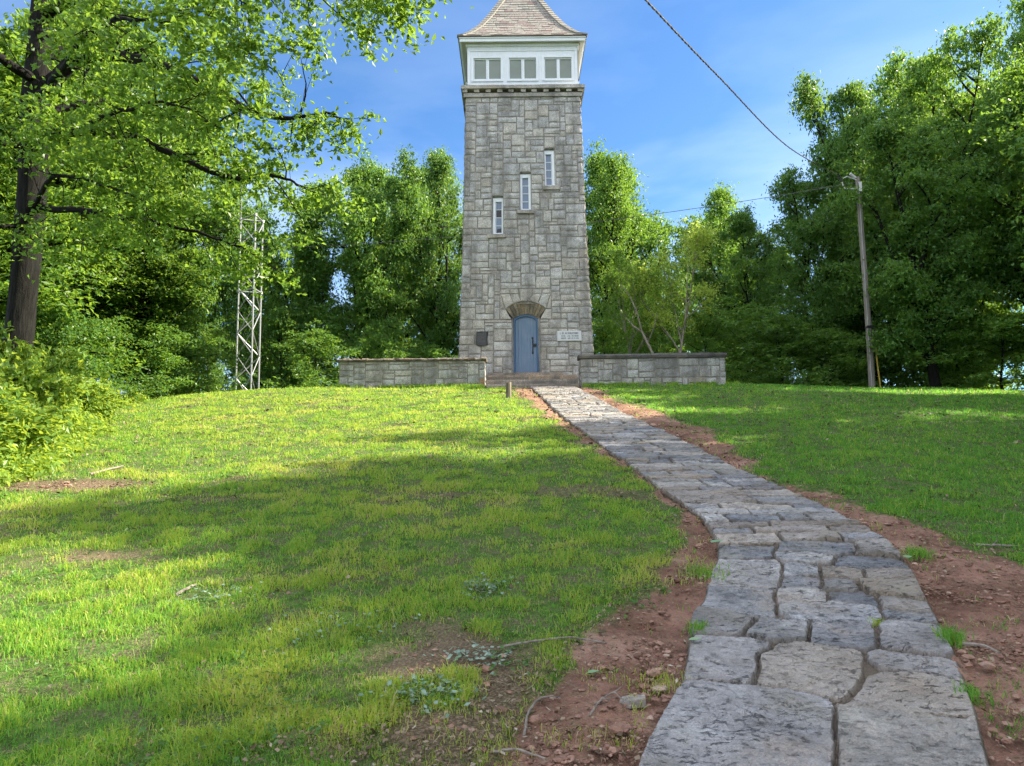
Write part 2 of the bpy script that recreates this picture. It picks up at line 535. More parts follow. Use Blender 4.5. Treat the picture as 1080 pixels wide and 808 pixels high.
M['white'] = m_paint('weathered white paint', (0.78, 0.82, 0.88), (0.62, 0.63, 0.63))
M['blue'] = m_paint('faded blue door paint', (0.16, 0.24, 0.36), (0.27, 0.33, 0.41), 3.0)
M['blue_dark'] = m_paint('blue door frame paint', (0.075, 0.155, 0.29), (0.13, 0.2, 0.3), 3.0)


def m_glass(name, c, rough=0.08):
    m, nt = newmat(name)
    co = nd(nt, 'TexCoord').outputs['Object']
    f = noise(nt, co, 3, 3)
    col = mixc(nt, f, [x * 0.8 for x in c], [x * 1.2 for x in c])
    principled(nt, col, rough, 0.5, bump=f, bstr=0.04)
    return m


M['glass_green'] = m_glass('dusty greenish pane', (0.20, 0.235, 0.205), 0.25)
M['glass_blue'] = m_glass('leaded blue grey pane', (0.16, 0.21, 0.30), 0.12)
M['glass_black'] = m_glass('broken out pane', (0.012, 0.012, 0.014), 0.3)
M['iron'] = plain('black iron', (0.018, 0.018, 0.02), 0.5, 0.4, 0.0)
M['bronze'] = plain('dark bronze plaque', (0.055, 0.055, 0.058), 0.45, 0.5, 0.4)
M['bronze_hi'] = plain('rubbed bronze lettering', (0.12, 0.115, 0.11), 0.45, 0.5, 0.4)
M['marble'] = plain('pale marble tablet', (0.60, 0.62, 0.64), 0.5, 0.35, 0.0, 0.1)
M['engraved'] = plain('engraved lettering', (0.16, 0.175, 0.19), 0.8, 0.2)
M['steel'] = plain('galvanized steel', (0.37, 0.385, 0.40), 0.45, 0.5, 0.5, 0.12, 3.0)
M['aluminium'] = plain('dull aluminium fitting', (0.55, 0.56, 0.57), 0.5, 0.5, 0.2)
M['cable'] = plain('black cable', (0.03, 0.024, 0.024), 0.5, 0.4)
M['wire'] = plain('bare wire', (0.11, 0.115, 0.12), 0.5, 0.5, 0.3)
M['yellow'] = plain('yellow guard', (0.45, 0.33, 0.06), 0.6, 0.3)
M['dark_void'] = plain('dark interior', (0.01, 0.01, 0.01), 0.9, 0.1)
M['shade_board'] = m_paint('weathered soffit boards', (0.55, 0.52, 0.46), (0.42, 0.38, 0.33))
M['copper'] = plain('aged copper edge', (0.12, 0.075, 0.055), 0.6, 0.4)


def m_wood(name, c0, c1):
    m, nt = newmat(name)
    co = nd(nt, 'TexCoord').outputs['Object']
    mp = nd(nt, 'Mapping', None, Vector=co, Scale=(14, 14, 0.7)).outputs[0]
    f = noise(nt, mp, 2.0, 6, 0.6)
    c = ramp(nt, f, [(0.3, c0), (0.7, c1)])
    g = noise(nt, co, 0.9, 3)
    c = mixc(nt, ramp(nt, g, [(0.45, 0.0), (0.7, 0.4)]), c, [x * 1.25 for x in c1])
    principled(nt, c, 0.85, 0.2, bump=f, bstr=0.5)
    return m


M['pole'] = m_wood('weathered pole wood', (0.12, 0.11, 0.10), (0.27, 0.25, 0.23))
M['post'] = m_wood('grey post wood', (0.08, 0.07, 0.05), (0.24, 0.21, 0.16))
M['twig'] = m_wood('dry twig wood', (0.12, 0.10, 0.085), (0.33, 0.29, 0.25))


# ================================================================== MASONRY
def ashlar(ncol, nrow, blocked, seed, wmax=7, hmax=4):
    """random squared rubble: list of (c0,c1,r0,r1) filling a unit grid"""
    R = random.Random(seed)
    occ = blocked.copy(); out = []
    for r in range(nrow):
        for c in range(ncol):
            if occ[r, c]: continue
            style = R.random()
            if style < 0.09: w, h = R.randint(2, 3), R.randint(3, hmax)
            elif style < 0.40: w, h = R.randint(4, wmax), R.choice((1, 2, 2, 2))
            else: w, h = R.randint(3, wmax - 1), R.choice((2, 2, 3, 3, hmax))
            ww = 0
            while ww < w and c + ww < ncol and not occ[r, c + ww]: ww += 1
            # do not leave a one-unit sliver behind
            if c + ww + 1 <= ncol and ww == w and (c + ww == ncol - 1 or (c + ww < ncol and not occ[r, c + ww] and c + ww + 1 < ncol and occ[r, c + ww + 1])): ww += 1
            hh = 1
            while hh < h and r + hh < nrow and not occ[r + hh, c:c + ww].any(): hh += 1
            occ[r:r + hh, c:c + ww] = True
            out.append((c, c + ww, r, r + hh))
    return out


def stone_patch(mb, quad, fmap, rnd, step=0.07, gap=0.010, bulge=0.017, rough=0.014, seed=0, m=0):
    """one rock-faced stone on a surface map fmap(s,z,d); quad = 4 (s,z) corners, counter-clockwise"""
    q = np.asarray(quad, float)
    w = max(np.linalg.norm(q[1] - q[0]), np.linalg.norm(q[2] - q[3])); h = max(np.linalg.norm(q[3] - q[0]), np.linalg.norm(q[2] - q[1]))
    if w < 0.03 or h < 0.03: return
    gu = min(0.3, gap / w); gv = min(0.3, gap / h)
    nu = max(2, int(round(w / step))); nv = max(2, int(round(h / step)))
    e = 0.014
    U = np.unique(np.concatenate([[0, min(0.25, e / w)], np.linspace(0.06 + e / w * 0.5, 0.94 - e / w * 0.5, nu), [1 - min(0.25, e / w), 1]]))
    Vv = np.unique(np.concatenate([[0, min(0.25, e / h)], np.linspace(0.08 + e / h * 0.5, 0.92 - e / h * 0.5, nv), [1 - min(0.25, e / h), 1]]))
    uu, vv = np.meshgrid(U, Vv)
    ed = np.minimum(np.minimum(uu, 1 - uu) * w, np.minimum(vv, 1 - vv) * h)
    u2 = gu + uu * (1 - 2 * gu); v2 = gv + vv * (1 - 2 * gv)
    S = (q[0, 0] * (1 - u2) + q[1, 0] * u2) * (1 - v2) + (q[3, 0] * (1 - u2) + q[2, 0] * u2) * v2
    Z = (q[0, 1] * (1 - u2) + q[1, 1] * u2) * (1 - v2) + (q[3, 1] * (1 - u2) + q[2, 1] * u2) * v2
    n1 = fbm(S * 7 + rnd * 91, Z * 7 + seed, 51, 3) - 0.5
    n2 = vnoise(S * 24 + rnd * 37, Z * 24, 52) - 0.5
    # wavering outline
    S = S + (vnoise(S * 9 + rnd * 50, Z * 9, 53) - 0.5) * 0.016; Z = Z + (vnoise(S * 9, Z * 9 + rnd * 50, 54) - 0.5) * 0.016
    d = np.where(ed < 1e-6, -0.02, 0.008 + (bulge * (0.5 + rnd * 0.7)) * sstep(0, 0.07, ed) + (n1 * 2.2 + n2 * 0.6) * rough)
    X = fmap(S, Z, d)
    nv_, nu_ = uu.shape
    i = np.arange(nv_ - 1)[:, None] * nu_; j = np.arange(nu_ - 1)[None, :]
    F = np.stack([i + j, i + j + 1, i + nu_ + j + 1, i + nu_ + j], -1).reshape(-1, 4)
    mb.add(X.reshape(-1, 3), F, rnd, m)


def mortar_cells(mb, S, Z, blocked, fmap, m):
    nr, nc = blocked.shape
    s, z = np.meshgrid(S, Z)
    X = fmap(s, z, np.zeros_like(s)).reshape(-1, 3)
    r, c = np.nonzero(~blocked); n = nc + 1
    F = np.stack([r * n + c, r * n + c + 1, (r + 1) * n + c + 1, (r + 1) * n + c], -1)
    mb.add(X, F, 0.5, m)


# ================================================================== TOWER
CX, YF0, HW0 = 0.46, 23.2, 2.15
CY = YF0 + HW0
TZ = [3.0, 4.3, 5.36, 8.25, 10.39, 13.66]
TW = [2.18, 2.15, 2.105, 2.005, 1.955, 1.885]


def hw(z): return np.interp(z, TZ, TW)


def face_map(side):
    a = [0, math.pi / 2, math.pi, -math.pi / 2][side]      # front, right, back, left
    ca, sa = math.cos(a), math.sin(a)

    def f(s, z, d):
        h = hw(z) + d
        x = s / HW0 * h; y = -h
        return np.stack([x * ca - y * sa, x * sa + y * ca, z - 4.3 + 0 * x], -1)
    return f


tower = thing('stone_tower', 'tall tapering stone lookout tower with a blue arched door and white windowed top room', 'tower', (CX, CY, 4.3))
ncol, nrow, Z0 = 43, 101, 3.56
Sg = -HW0 + 0.1 * np.arange(ncol + 1); Zg = Z0 + 0.1 * np.arange(nrow + 1)
DOOR_S, DOOR_Z0, SPRING, CREST = 0.45, 4.26, 6.22, 6.36
ZB0, ZB1, ZBW = 6.16, 7.16, 0.85
wins = [(-1.15, -0.75, 8.96, 10.26), (-0.15, 0.25, 9.76, 11.06), (0.75, 1.15, 10.56, 11.86)]
wall = MB()
for side in range(4):
    fm = face_map(side)
    blk = np.zeros((nrow, ncol), bool)
    ci = lambda s: int(round((s + HW0) / 0.1)); ri = lambda z: int(round((z - Z0) / 0.1))
    if side == 0:
        blk[ri(DOOR_Z0):ri(ZB0), ci(-.45):ci(.45)] = True
        for (a, b, c, d) in wins: blk[ri(c):ri(d), ci(a):ci(b)] = True
        mblk = blk.copy()
        mblk[ri(ZB0):ri(6.66), ci(-.65):ci(.65)] = True
        blk[ri(ZB0):ri(ZB1), ci(-ZBW):ci(ZBW)] = True
        for (a, b, c, d) in wins: blk[ri(c) - 1:ri(c), ci(a) - 1:ci(b) + 1] = True
    elif side == 1 or side == 2:
        w3 = [(-0.2 + .05, 0.2 + .05, 7.96, 9.26)] if side == 1 else [(-.95, -.55, 6.96, 8.26), (.55, .95, 9.76, 11.06)]
        for (a, b, c, d) in w3: blk[ri(c):ri(d), ci(a):ci(b)] = True
        mblk = blk.copy()
    else:
        mblk = blk.copy()
    for k, (c0, c1, r0, r1) in enumerate(ashlar(ncol, nrow, blk, 40 + side)):
        rv = rng.random()
        if rng.random() < np.interp(r0 * 0.1 + Z0, [4, 9], [.9, .1]): rv = 0.45 + 0.3 * rv
        stone_patch(wall, [(Sg[c0], Zg[r0]), (Sg[c1], Zg[r0]), (Sg[c1], Zg[r1]), (Sg[c0], Zg[r1])], fm, rv, seed=k)
    mortar_cells(wall, Sg, Zg, mblk, fm, 1)
    if side == 0:
        # flared stones over the door and the springers beside the arch
        def arc(t, hwid, spring, crest):
            s = -hwid + 2 * hwid * t
            R_ = (hwid ** 2 + (crest - spring) ** 2) / (2 * (crest - spring))
            return (s, crest - R_ + math.sqrt(R_ ** 2 - s * s))
        ts = [0, .21, .385, .615, .79, 1.0]; tops = [-ZBW, -.52, -.23, .25, .55, ZBW]
        for i in range(5):
            p0 = arc(ts[i], .67, 6.50, 6.75); p1 = arc(ts[i + 1], .67, 6.50, 6.75)
            zt = ZB1 if i == 2 else ZB1 - 0.16
            stone_patch(wall, [p0, p1, (tops[i + 1], zt), (tops[i], zt)], fm, .35 + .5 * rng.random(), seed=i)
            if i != 2:
                stone_patch(wall, [(tops[i], zt), (tops[i + 1], zt), (tops[i + 1], ZB1), (tops[i], ZB1)], fm, .3 + .4 * rng.random(), seed=i)
        for sg in (-1, 1):
            q = [(sg * .46, 6.16), (sg * .85, 6.16), (sg * .85, 6.5), (sg * .67, 6.5)]
            stone_patch(wall, q if sg > 0 else [q[1], q[0], q[3], q[2]], fm, .5, seed=3)
            q = [(sg * .67, 6.5), (sg * .85, 6.5), (sg * .85, 6.99), (sg * .849, 7.0)]
            stone_patch(wall, q if sg > 0 else [q[1], q[0], q[3], q[2]], fm, .55, seed=4)
        # reveals of the openings (0.3 deep)
        def reveal(a, b, c, d, dep, sides='lrtb'):
            P = lambda s, z, dd: fm(np.array([s]), np.array([z]), np.array([dd]))[0]
            for nm, (p, q) in {'l': ((a, c), (a, d)), 'r': ((b, c), (b, d)), 't': ((a, d), (b, d)), 'b': ((a, c), (b, c))}.items():
                if nm in sides: wall.add([P(*p, .0), P(*q, .0), P(*q, -dep), P(*p, -dep)], [[0, 1, 2, 3]], .4, 0)
        for w in wins: reveal(*w, .30)
        for r in range(7):                                   # jamb stones inside the doorway
            z0, z1 = DOOR_Z0 + r * .28 + .006, DOOR_Z0 + (r + 1) * .28 - .006
            for sg in (-1, 1):
                P = lambda z, dd: fm(np.array([sg * .45]), np.array([z]), np.array([dd]))[0]
                wall.add([P(z0, .01), P(z1, .01), P(z1, -.28), P(z0, -.28)], [[0, 1, 2, 3]], rng.random(), 0)
    else:
        for (a, b, c, d) in ([] if side == 3 else w3):
            P = lambda s, z, dd: fm(np.array([s]), np.array([z]), np.array([dd]))[0]
            for p, q in (((a, c), (a, d)), ((b, c), (b, d)), ((a, d), (b, d)), ((a, c), (b, c))):
                wall.add([P(*p, .0), P(*q, .0), P(*q, -.3), P(*p, -.3)], [[0, 1, 2, 3]], .4, 0)
wall.build('wall', [M['granite'], M['mortar']], tower)

fm0 = face_map(0)
def P0(s, z, d): return fm0(np.array([float(s)]), np.array([float(z)]), np.array([float(d)]))[0]

# door arch: splayed soldier stones
arch = MB()
NV = 11
for i in range(NV):
    t0, t1 = i / NV + .011, (i + 1) / NV - .011
    o0, o1 = arc(t0, .67, 6.50, 6.75), arc(t1, .67, 6.50, 6.75)
    i0, i1 = arc(t0, .47, 6.21, 6.37), arc(t1, .47, 6.21, 6.37)
    dj = rng.uniform(-.015, .015)
    n = 5; pts = []
    for k in range(n):
        f = k / (n - 1)
        for (a, b) in ((i0, o0), (i1, o1)):
            w_ = 0.02 * math.sin(f * math.pi) + rng.uniform(-.008, .008)
            pts.append(P0(a[0] + (b[0] - a[0]) * f, a[1] + (b[1] - a[1]) * f, -.20 + .21 * f + w_ + dj * .5))
    F = [[2 * k, 2 * k + 1, 2 * k + 3, 2 * k + 2] for k in range(n - 1)]
    arch.add(pts, F, rng.random())
    # lip on the outer edge
    e = []
    for (b, up) in ((o0, 0), (o1, 0), (o1, .035), (o0, .035)):
        e.append(P0(b[0], b[1] + up, .05 + dj))
    e2 = [P0(b[0], b[1] + up, -.03) for (b, up) in ((o0, 0), (o1, 0), (o1, .035), (o0, .035))]
    V = [e[0], e[1], e2[0], e2[1], e[3], e[2], e2[3], e2[2]]
    arch.hexa(V, .75, 1)
bk = [P0(*arc(i / 20, .67, 6.50, 6.75), -.03) for i in range(21)] + [P0(*arc(i / 20, .47, 6.21, 6.37), -.235) for i in range(21)]
arch.add(bk, [[i, i + 1, 22 + i, 21 + i] for i in range(20)], .3)
tag(arch.build('door_arch', [M['arch_stone'], M['granite_cut']], tower), 'brown stone arch hood over the blue door')

# door
def door_poly(hwid, z0, spring, crest, n=14):
    return [(-hwid, z0)] + [arc(1 - i / n, hwid, spring, crest) for i in range(n + 1)][::-1] + [(hwid, z0)]
frame = MB()
for d0, poly_o, poly_i in ((-.24, door_poly(.455, 4.42, 6.22, 6.37), door_poly(.395, 4.42, 6.18, 6.31)),):
    n = len(poly_o)
    A = [P0(*p, d0) for p in poly_o]; B = [P0(*p, d0) for p in poly_i]; C = [P0(*p, d0 - .06) for p in poly_i]
    frame.add(A + B, [[i, i + 1, n + i + 1, n + i] for i in range(n - 1)])
    frame.add(B + C, [[i, i + 1, n + i + 1, n + i] for i in range(n - 1)])
door = MB()
npl = 7
for k in range(npl):
    s0, s1 = -.395 + .79 * k / npl + .005, -.395 + .79 * (k + 1) / npl - .005
    zt0 = arc((s0 + .395) / .79, .395, 6.18, 6.31)[1]; zt1 = arc((s1 + .395) / .79, .395, 6.18, 6.31)[1]
    V = []
    for d in (-.295, -.335):
        V += [P0(s0, 4.42, d), P0(s1, 4.42, d), P0(s0, zt0, d), P0(s1, zt1, d)]
    V = [V[i] for i in (0, 1, 4, 5, 2, 3, 6, 7)]
    door.hexa(V, rng.random())
door.add([P0(-.395, 4.42, -.325), P0(.395, 4.42, -.325), P0(.395, 6.3, -.325), P0(-.395, 6.3, -.325)], [[0, 1, 2, 3]], .2)
dob = tag(door.build('door', M['blue'], tower), 'faded blue plank door with an arched top')
frame.build('door_frame', M['blue_dark'], dob)
hd = MB()
c0 = P0(.25, 5.55, -.26); c1 = P0(.25, 5.37, -.25); c2 = P0(.25, 5.25, -.26)
hd.tube([P0(.25, 5.62, -.285), c0, c1, c2, P0(.25, 5.19, -.285)], [.018, .013, .013, .013, .018], 8)
hd.box(*(lambda p: (p[0] - .028, p[0] + .028, p[1] - .008, p[1] + .02, p[2] - .03, p[2] + .03))(P0(.25, 5.60, -.29)))
hd.box(*(lambda p: (p[0] - .03, p[0] + .03, p[1] - .008, p[1] + .02, p[2] - .045, p[2] + .045))(P0(.25, 5.13, -.29)))
hd.build('handle', M['iron'], dob)
lk = MB()
p = P0(.345, 5.37, -.285)
lk.box(p[0] - .055, p[0] + .05, p[1] - .03, p[1] + .02, p[2] - .05, p[2] + .045)
lk.tube([p + [0, -.03, 0], p + [0, -.055, 0]], [.03, .025], 10)
lk.build('lock', M['iron'], dob)
th = MB()
for i, (a, b) in enumerate(((-1.12, -.35), (-.345, .42), (.425, 1.15))):
    th.box(a, b, -HW0 - .16, -HW0 + .34, -.02 + .0, .135, .3 + .3 * i, jit=.006)
tag(th.build('threshold', M['step_stone'], tower), 'worn stone door sill')

# narrow stepped windows
def slit_window(a, b, c, d, fmf, lab, broken=False):
    Pm = lambda s, z, dd: fmf(np.array([float(s)]), np.array([float(z)]), np.array([float(dd)]))[0]
    g = .004
    w = MB(); fwid = .085
    def bar(s0, s1, z0, z1, d0, d1):
        V = [Pm(s, z, dd) for z in (z0, z1) for dd in (d0, d1) for s in (s0, s1)]
        w.hexa(V)
    bar(a + g, a + fwid, c + g, d - .06, -.07, -.16); bar(b - fwid, b - g, c + g, d - .06, -.07, -.16)
    bar(a + fwid, b - fwid, c + g, c + .075, -.07, -.16); bar(a + fwid, b - fwid, d - .17, d - .06, -.07, -.16)
    bar(a + g, b - g, d - .06, d - g, -.14, -.2)
    wo = tag(w.build('window', M['white'], tower), lab)
    pn = MB(); ls = a + fwid - .01, b - fwid + .01
    zz = np.linspace(c + .06, d - .16, 5)
    for k in range(4):
        mi = 0
        if broken and k == 2: mi = 1
        pn.add([Pm(ls[0], zz[k] + .004, -.13), Pm(ls[1], zz[k] + .004, -.13), Pm(ls[1], zz[k + 1] - .004, -.13 + rng.uniform(-.006, .006)), Pm(ls[0], zz[k + 1] - .004, -.13)], [[0, 1, 2, 3]], 0, mi)
        if broken and k == 0:
            pn.add([Pm(ls[0] + .02, zz[k] + .03, -.127), Pm(ls[1] - .04, zz[k] + .05, -.127), Pm(ls[1] - .03, zz[k + 1] - .08, -.127), Pm(ls[0] + .05, zz[k + 1] - .11, -.127)], [[0, 1, 2, 3]], 0, 1)
    pn.build('pane', [M['glass_blue'], M['glass_black']], wo)
    for k in range(1, 4):
        gl = MB()
        V = [Pm(s, z, dd) for z in (zz[k] - .009, zz[k] + .009) for dd in (-.118, -.135) for s in (ls[0], ls[1])]
        gl.hexa(V); gl.build('glazing_bar', M['white'], wo)
    sl = MB()
    V = [Pm(s, z, dd) for z in (c - .12, c - .005) for dd in (.085, -.15) for s in (a - .09, b + .09)]
    V = [v + rng.uniform(-.01, .01, 3) for v in V]
    sl.hexa(V, .7); sl.build('sill', M['granite_cut'], wo)
labs = ['lowest narrow white window with a black missing pane', 'middle narrow white window', 'highest narrow white window']
for k, w_ in enumerate(wins): slit_window(*w_, fm0, labs[k], k == 0)
slit_window(-.15, .25, 7.96, 9.26, face_map(1), 'narrow white window in the side wall')
for w_ in ((-.95, -.55, 6.96, 8.26), (.55, .95, 9.76, 11.06)): slit_window(*w_, face_map(2), 'narrow white window in the rear wall')

# cornice: frieze, dentil corbels, slab
L = lambda z: z - 4.3
def ring(mb, hwid, z0, z1, a=.5, m=0, hin=None):
    """four bars butted round the square"""
    i = hwid - .45 if hin is None else hin
    mb.box(-hwid, hwid, -hwid, -i, L(z0), L(z1), a, m); mb.box(-hwid, hwid, i, hwid, L(z0), L(z1), a, m)
    mb.box(-hwid, -i, -i, i, L(z0), L(z1), a, m); mb.box(i, hwid, -i, i, L(z0), L(z1), a, m)
cor = MB()
ring(cor, 1.955, 13.64, 13.765, .35)
ring(cor, 1.79, 13.765, 13.885, .05)
for side in range(4):
    ca, sa = [(1, 0), (0, 1), (-1, 0), (0, -1)][side]
    for k, (a, b) in enumerate(((-2.045, -.72), (-.716, .63), (.634, 2.045 - .46))):
        pass
for k, (a, b) in enumerate(((-2.04, -.66), (-.655, .55), (.555, 2.04))):
    cor.box(a, b, -2.04, -1.55, L(13.887), L(14.0), .6 + .08 * k, jit=.004)
    cor.box(-b, -a, 1.55, 2.04, L(13.887), L(14.0), .5, jit=.004)
    cor.box(-2.04, -1.55, max(a, -1.545), min(b, 1.545), L(13.887), L(14.0), .5, jit=.004)
    cor.box(1.55, 2.04, max(a, -1.545), min(b, 1.545), L(13.887), L(14.0), .55, jit=.004)
co_ = cor.build('cornice', M['granite_cut'], tower)
for side in range(4):
    for k in range(11):
        s = -1.90 + 3.80 * k / 10 + rng.uniform(-.012, .012)
        if side % 2 and k in (0, 10): continue
        b = MB(); w_ = .085
        x0, x1, y0, y1 = s - w_, s + w_, -1.99, -1.80
        if side == 0: b.box(x0, x1, y0, y1, L(13.785), L(13.884), .55 + .3 * rng.random(), jit=.008)
        elif side == 2: b.box(x0, x1, -y1, -y0, L(13.785), L(13.884), .6, jit=.008)
        elif side == 1: b.box(-y1, -y0, x0, x1, L(13.785), L(13.884), .6, jit=.008)
        else: b.box(y0, y1, x0, x1, L(13.785), L(13.884), .6, jit=.008)
        b.build('corbel', M['granite_cut'], co_)

# lookout room
CHW, CZ0, CZ1 = 1.83, 14.0, 15.66
room = MB()
WZ0, WZ1, WC, WH = 14.27, 15.06, (-1.175, 0.0, 1.175), .485
def side_pt(side):
    ca, sa = [(1, 0), (0, 1), (-1, 0), (0, -1)][side]
    return lambda x, y, z: np.array([x * ca - y * sa, x * sa + y * ca, L(z)])
def sbox(mb, side, x0, x1, y0, y1, z0, z1, a=0, m=0):
    T_ = side_pt(side)
    mb.hexa([T_(x, y, z) for z in (z0, z1) for y in (y0, y1) for x in (x0, x1)], a, m)
for side in range(4):
    xe = CHW if side % 2 == 0 else CHW - .12
    sbox(room, side, -xe, xe, -CHW, -CHW + .12, CZ0, WZ0)
    sbox(room, side, -xe, xe, -CHW, -CHW + .12, WZ1, CZ1)
    xs = [-xe] + [v for c in WC for v in (c - WH, c + WH)] + [xe]
    for k in range(0, 8, 2): sbox(room, side, xs[k], xs[k + 1], -CHW, -CHW + .12, WZ0, WZ1)
    # trim boards, proud of the wall
    sbox(room, side, -CHW - .02, CHW + .02, -CHW - .025, -CHW - .001, 15.28, 15.31)
    sbox(room, side, -CHW - .02, -CHW + .09, -CHW - .02, -CHW - .001, CZ0 + .12, 15.28)
    sbox(room, side, CHW - .09, CHW + .02, -CHW - .02, -CHW - .001, CZ0 + .12, 15.28)
    sbox(room, side, -CHW - .04, CHW + .04, -CHW - .05, -CHW - .001, CZ0 + .0, CZ0 + .055)
tag(room.build('lookout_room', M['white'], tower), 'white painted wooden room with trim boards')
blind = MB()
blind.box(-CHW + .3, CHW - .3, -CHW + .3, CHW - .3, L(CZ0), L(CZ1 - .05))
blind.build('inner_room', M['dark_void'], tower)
for side in range(4):
    for c in WC:
        w = MB(); a, b = c - WH, c + WH
        yo = -CHW - .03; yi = -CHW + .06
        g = .003
        sbox(w, side, a - .04, b + .04, yo, -CHW - .002, WZ1 - .02, WZ1 + .05)
        sbox(w, side, a - .04, b + .04, yo - .02, -CHW - .002, WZ0 - .05, WZ0 + .02)
        sbox(w, side, a - .04, a + .03, yo, -CHW - .002, WZ0 + .02, WZ1 - .02)
        sbox(w, side, b - .03, b + .04, yo, -CHW - .002, WZ0 + .02, WZ1 - .02)
        for (p, q) in ((a + g, c - .002), (c + .002, b - g)):
            sbox(w, side, p, p + .06, -CHW + .02, yi, WZ0 + g, WZ1 - g); sbox(w, side, q - .035, q, -CHW + .02, yi, WZ0 + g, WZ1 - g)
            sbox(w, side, p + .06, q - .035, -CHW + .02, yi, WZ0 + g, WZ0 + .06); sbox(w, side, p + .06, q - .035, -CHW + .02, yi, WZ1 - .06, WZ1 - g)
        wo = w.build('window', M['white'], tower)
        for (p, q) in ((a, c), (c, b)):
            gp = MB(); T_ = side_pt(side); yy = -CHW + .045
            gp.add([T_(p + .03, yy, WZ0 + .03), T_(q - .03, yy, WZ0 + .03), T_(q - .03, yy + .004, WZ1 - .03), T_(p + .03, yy + .004, WZ1 - .03)], [[0, 1, 2, 3]])
            gp.build('pane', M['glass_green'], wo)

# eaves and roof
EHW = 2.07
ev = MB()
ring(ev, EHW, 15.50, 15.645, .5, 0, EHW - .04)          # fascia
ring(ev, EHW + .03, 15.60, 15.643, .5, 0, EHW + .002)   # crown strip
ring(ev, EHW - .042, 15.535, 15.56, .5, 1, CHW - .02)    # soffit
ring(ev, CHW + .06, 15.44, 15.53, .5, 0, CHW + .002)     # bed mould
ev.build('eaves', [M['white'], M['shade_board']], tower)
RZ = np.array([15.66, 15.80, 16.02, 16.40, 17.0, 17.75, 18.5, 19.25]); RH = np.array([2.13, 1.95, 1.75, 1.47, 1.13, .76, .37, .02])
seg = np.concatenate([[0], np.cumsum(np.hypot(np.diff(RZ), np.diff(RH)))])
roof = MB()
Ltot = seg[-1]; ncs = 29
for side in range(4):
    T_ = side_pt(side)
    base = []
    for zz, h in zip(RZ, RH): base += [T_(-h, -h, zz - .02), T_(h, -h, zz - .02)]
    roof.add(base, [[2 * i, 2 * i + 1, 2 * i + 3, 2 * i + 2] for i in range(len(RZ) - 1)], .3)
    for r in range(ncs):
        l0 = Ltot * r / ncs; l1 = min(Ltot, Ltot * (r + 1.12) / ncs)
        z0, h0 = np.interp(l0, seg, RZ), np.interp(l0, seg, RH); z1, h1 = np.interp(l1, seg, RZ), np.interp(l1, seg, RH)
        x = -h0 - rng.uniform(0, .2)
        while x < h0:
            w_ = rng.uniform(.2, .36); a, b = max(x + .004, -h0 + .0), min(x + w_ - .004, h0)
            x += w_
            if b - a < .02: continue
            a1, b1 = np.clip(a, -h1, h1), np.clip(b, -h1, h1)
            dz = rng.uniform(-.014, .006); lift = .018 + rng.uniform(-.004, .006)
            top = [T_(a, -h0 - .5 * lift, z0 + lift + dz), T_(b, -h0 - .5 * lift, z0 + lift + dz), T_(b1, -h1, z1 + .004), T_(a1, -h1, z1 + .004)]
            bot = [T_(a, -h0 + .004, z0 - .004 + dz), T_(b, -h0 + .004, z0 - .004 + dz)]
            roof.add(top + bot, [[0, 1, 2, 3], [4, 5, 1, 0]], rng.random())
rf = tag(roof.build('roof', M['slate'], tower), 'steep bell-cast roof of pinkish grey slates')
for sx, sy in ((-1, -1), (1, -1), (1, 1), (-1, 1)):
    hp = MB()
    for r in range(34):
        l0, l1 = Ltot * r / 34, min(Ltot, Ltot * (r + 1.15) / 34)
        z0, h0 = np.interp(l0, seg, RZ), np.interp(l0, seg, RH); z1, h1 = np.interp(l1, seg, RZ), np.interp(l1, seg, RH)
        for ax in (0, 1):
            w0 = min(.19, h0); w1 = min(.19, h1); lf = .045
            A = np.array([sx * (h0 + .02), sy * (h0 + .02), L(z0) + lf]); B = np.array([sx * (h1 + .01), sy * (h1 + .01), L(z1) + .03])
            o = np.array([-sx, 0, 0]) if ax == 0 else np.array([0, -sy, 0])
            n_ = np.array([0, sy * .02, 0]) if ax == 0 else np.array([sx * .02, 0, 0])
            V = [A, B, B + o * w1 + n_, A + o * w0 + n_]
            dn = np.array([0, 0, -.035])
            hp.add(V + [A + dn, A + o * w0 + dn, B + o * w1 + dn], [[0, 1, 2, 3], [0, 3, 5, 4], [3, 2, 6, 5]], .2 + .5 * rng.random())
    hp.build('hip_ridge', M['slate'], rf)
dr_ = MB(); ring(dr_, EHW + .065, 15.646, 15.668, .5, 0, EHW - .1)
dr_.build('drip_edge', M['copper'], rf)

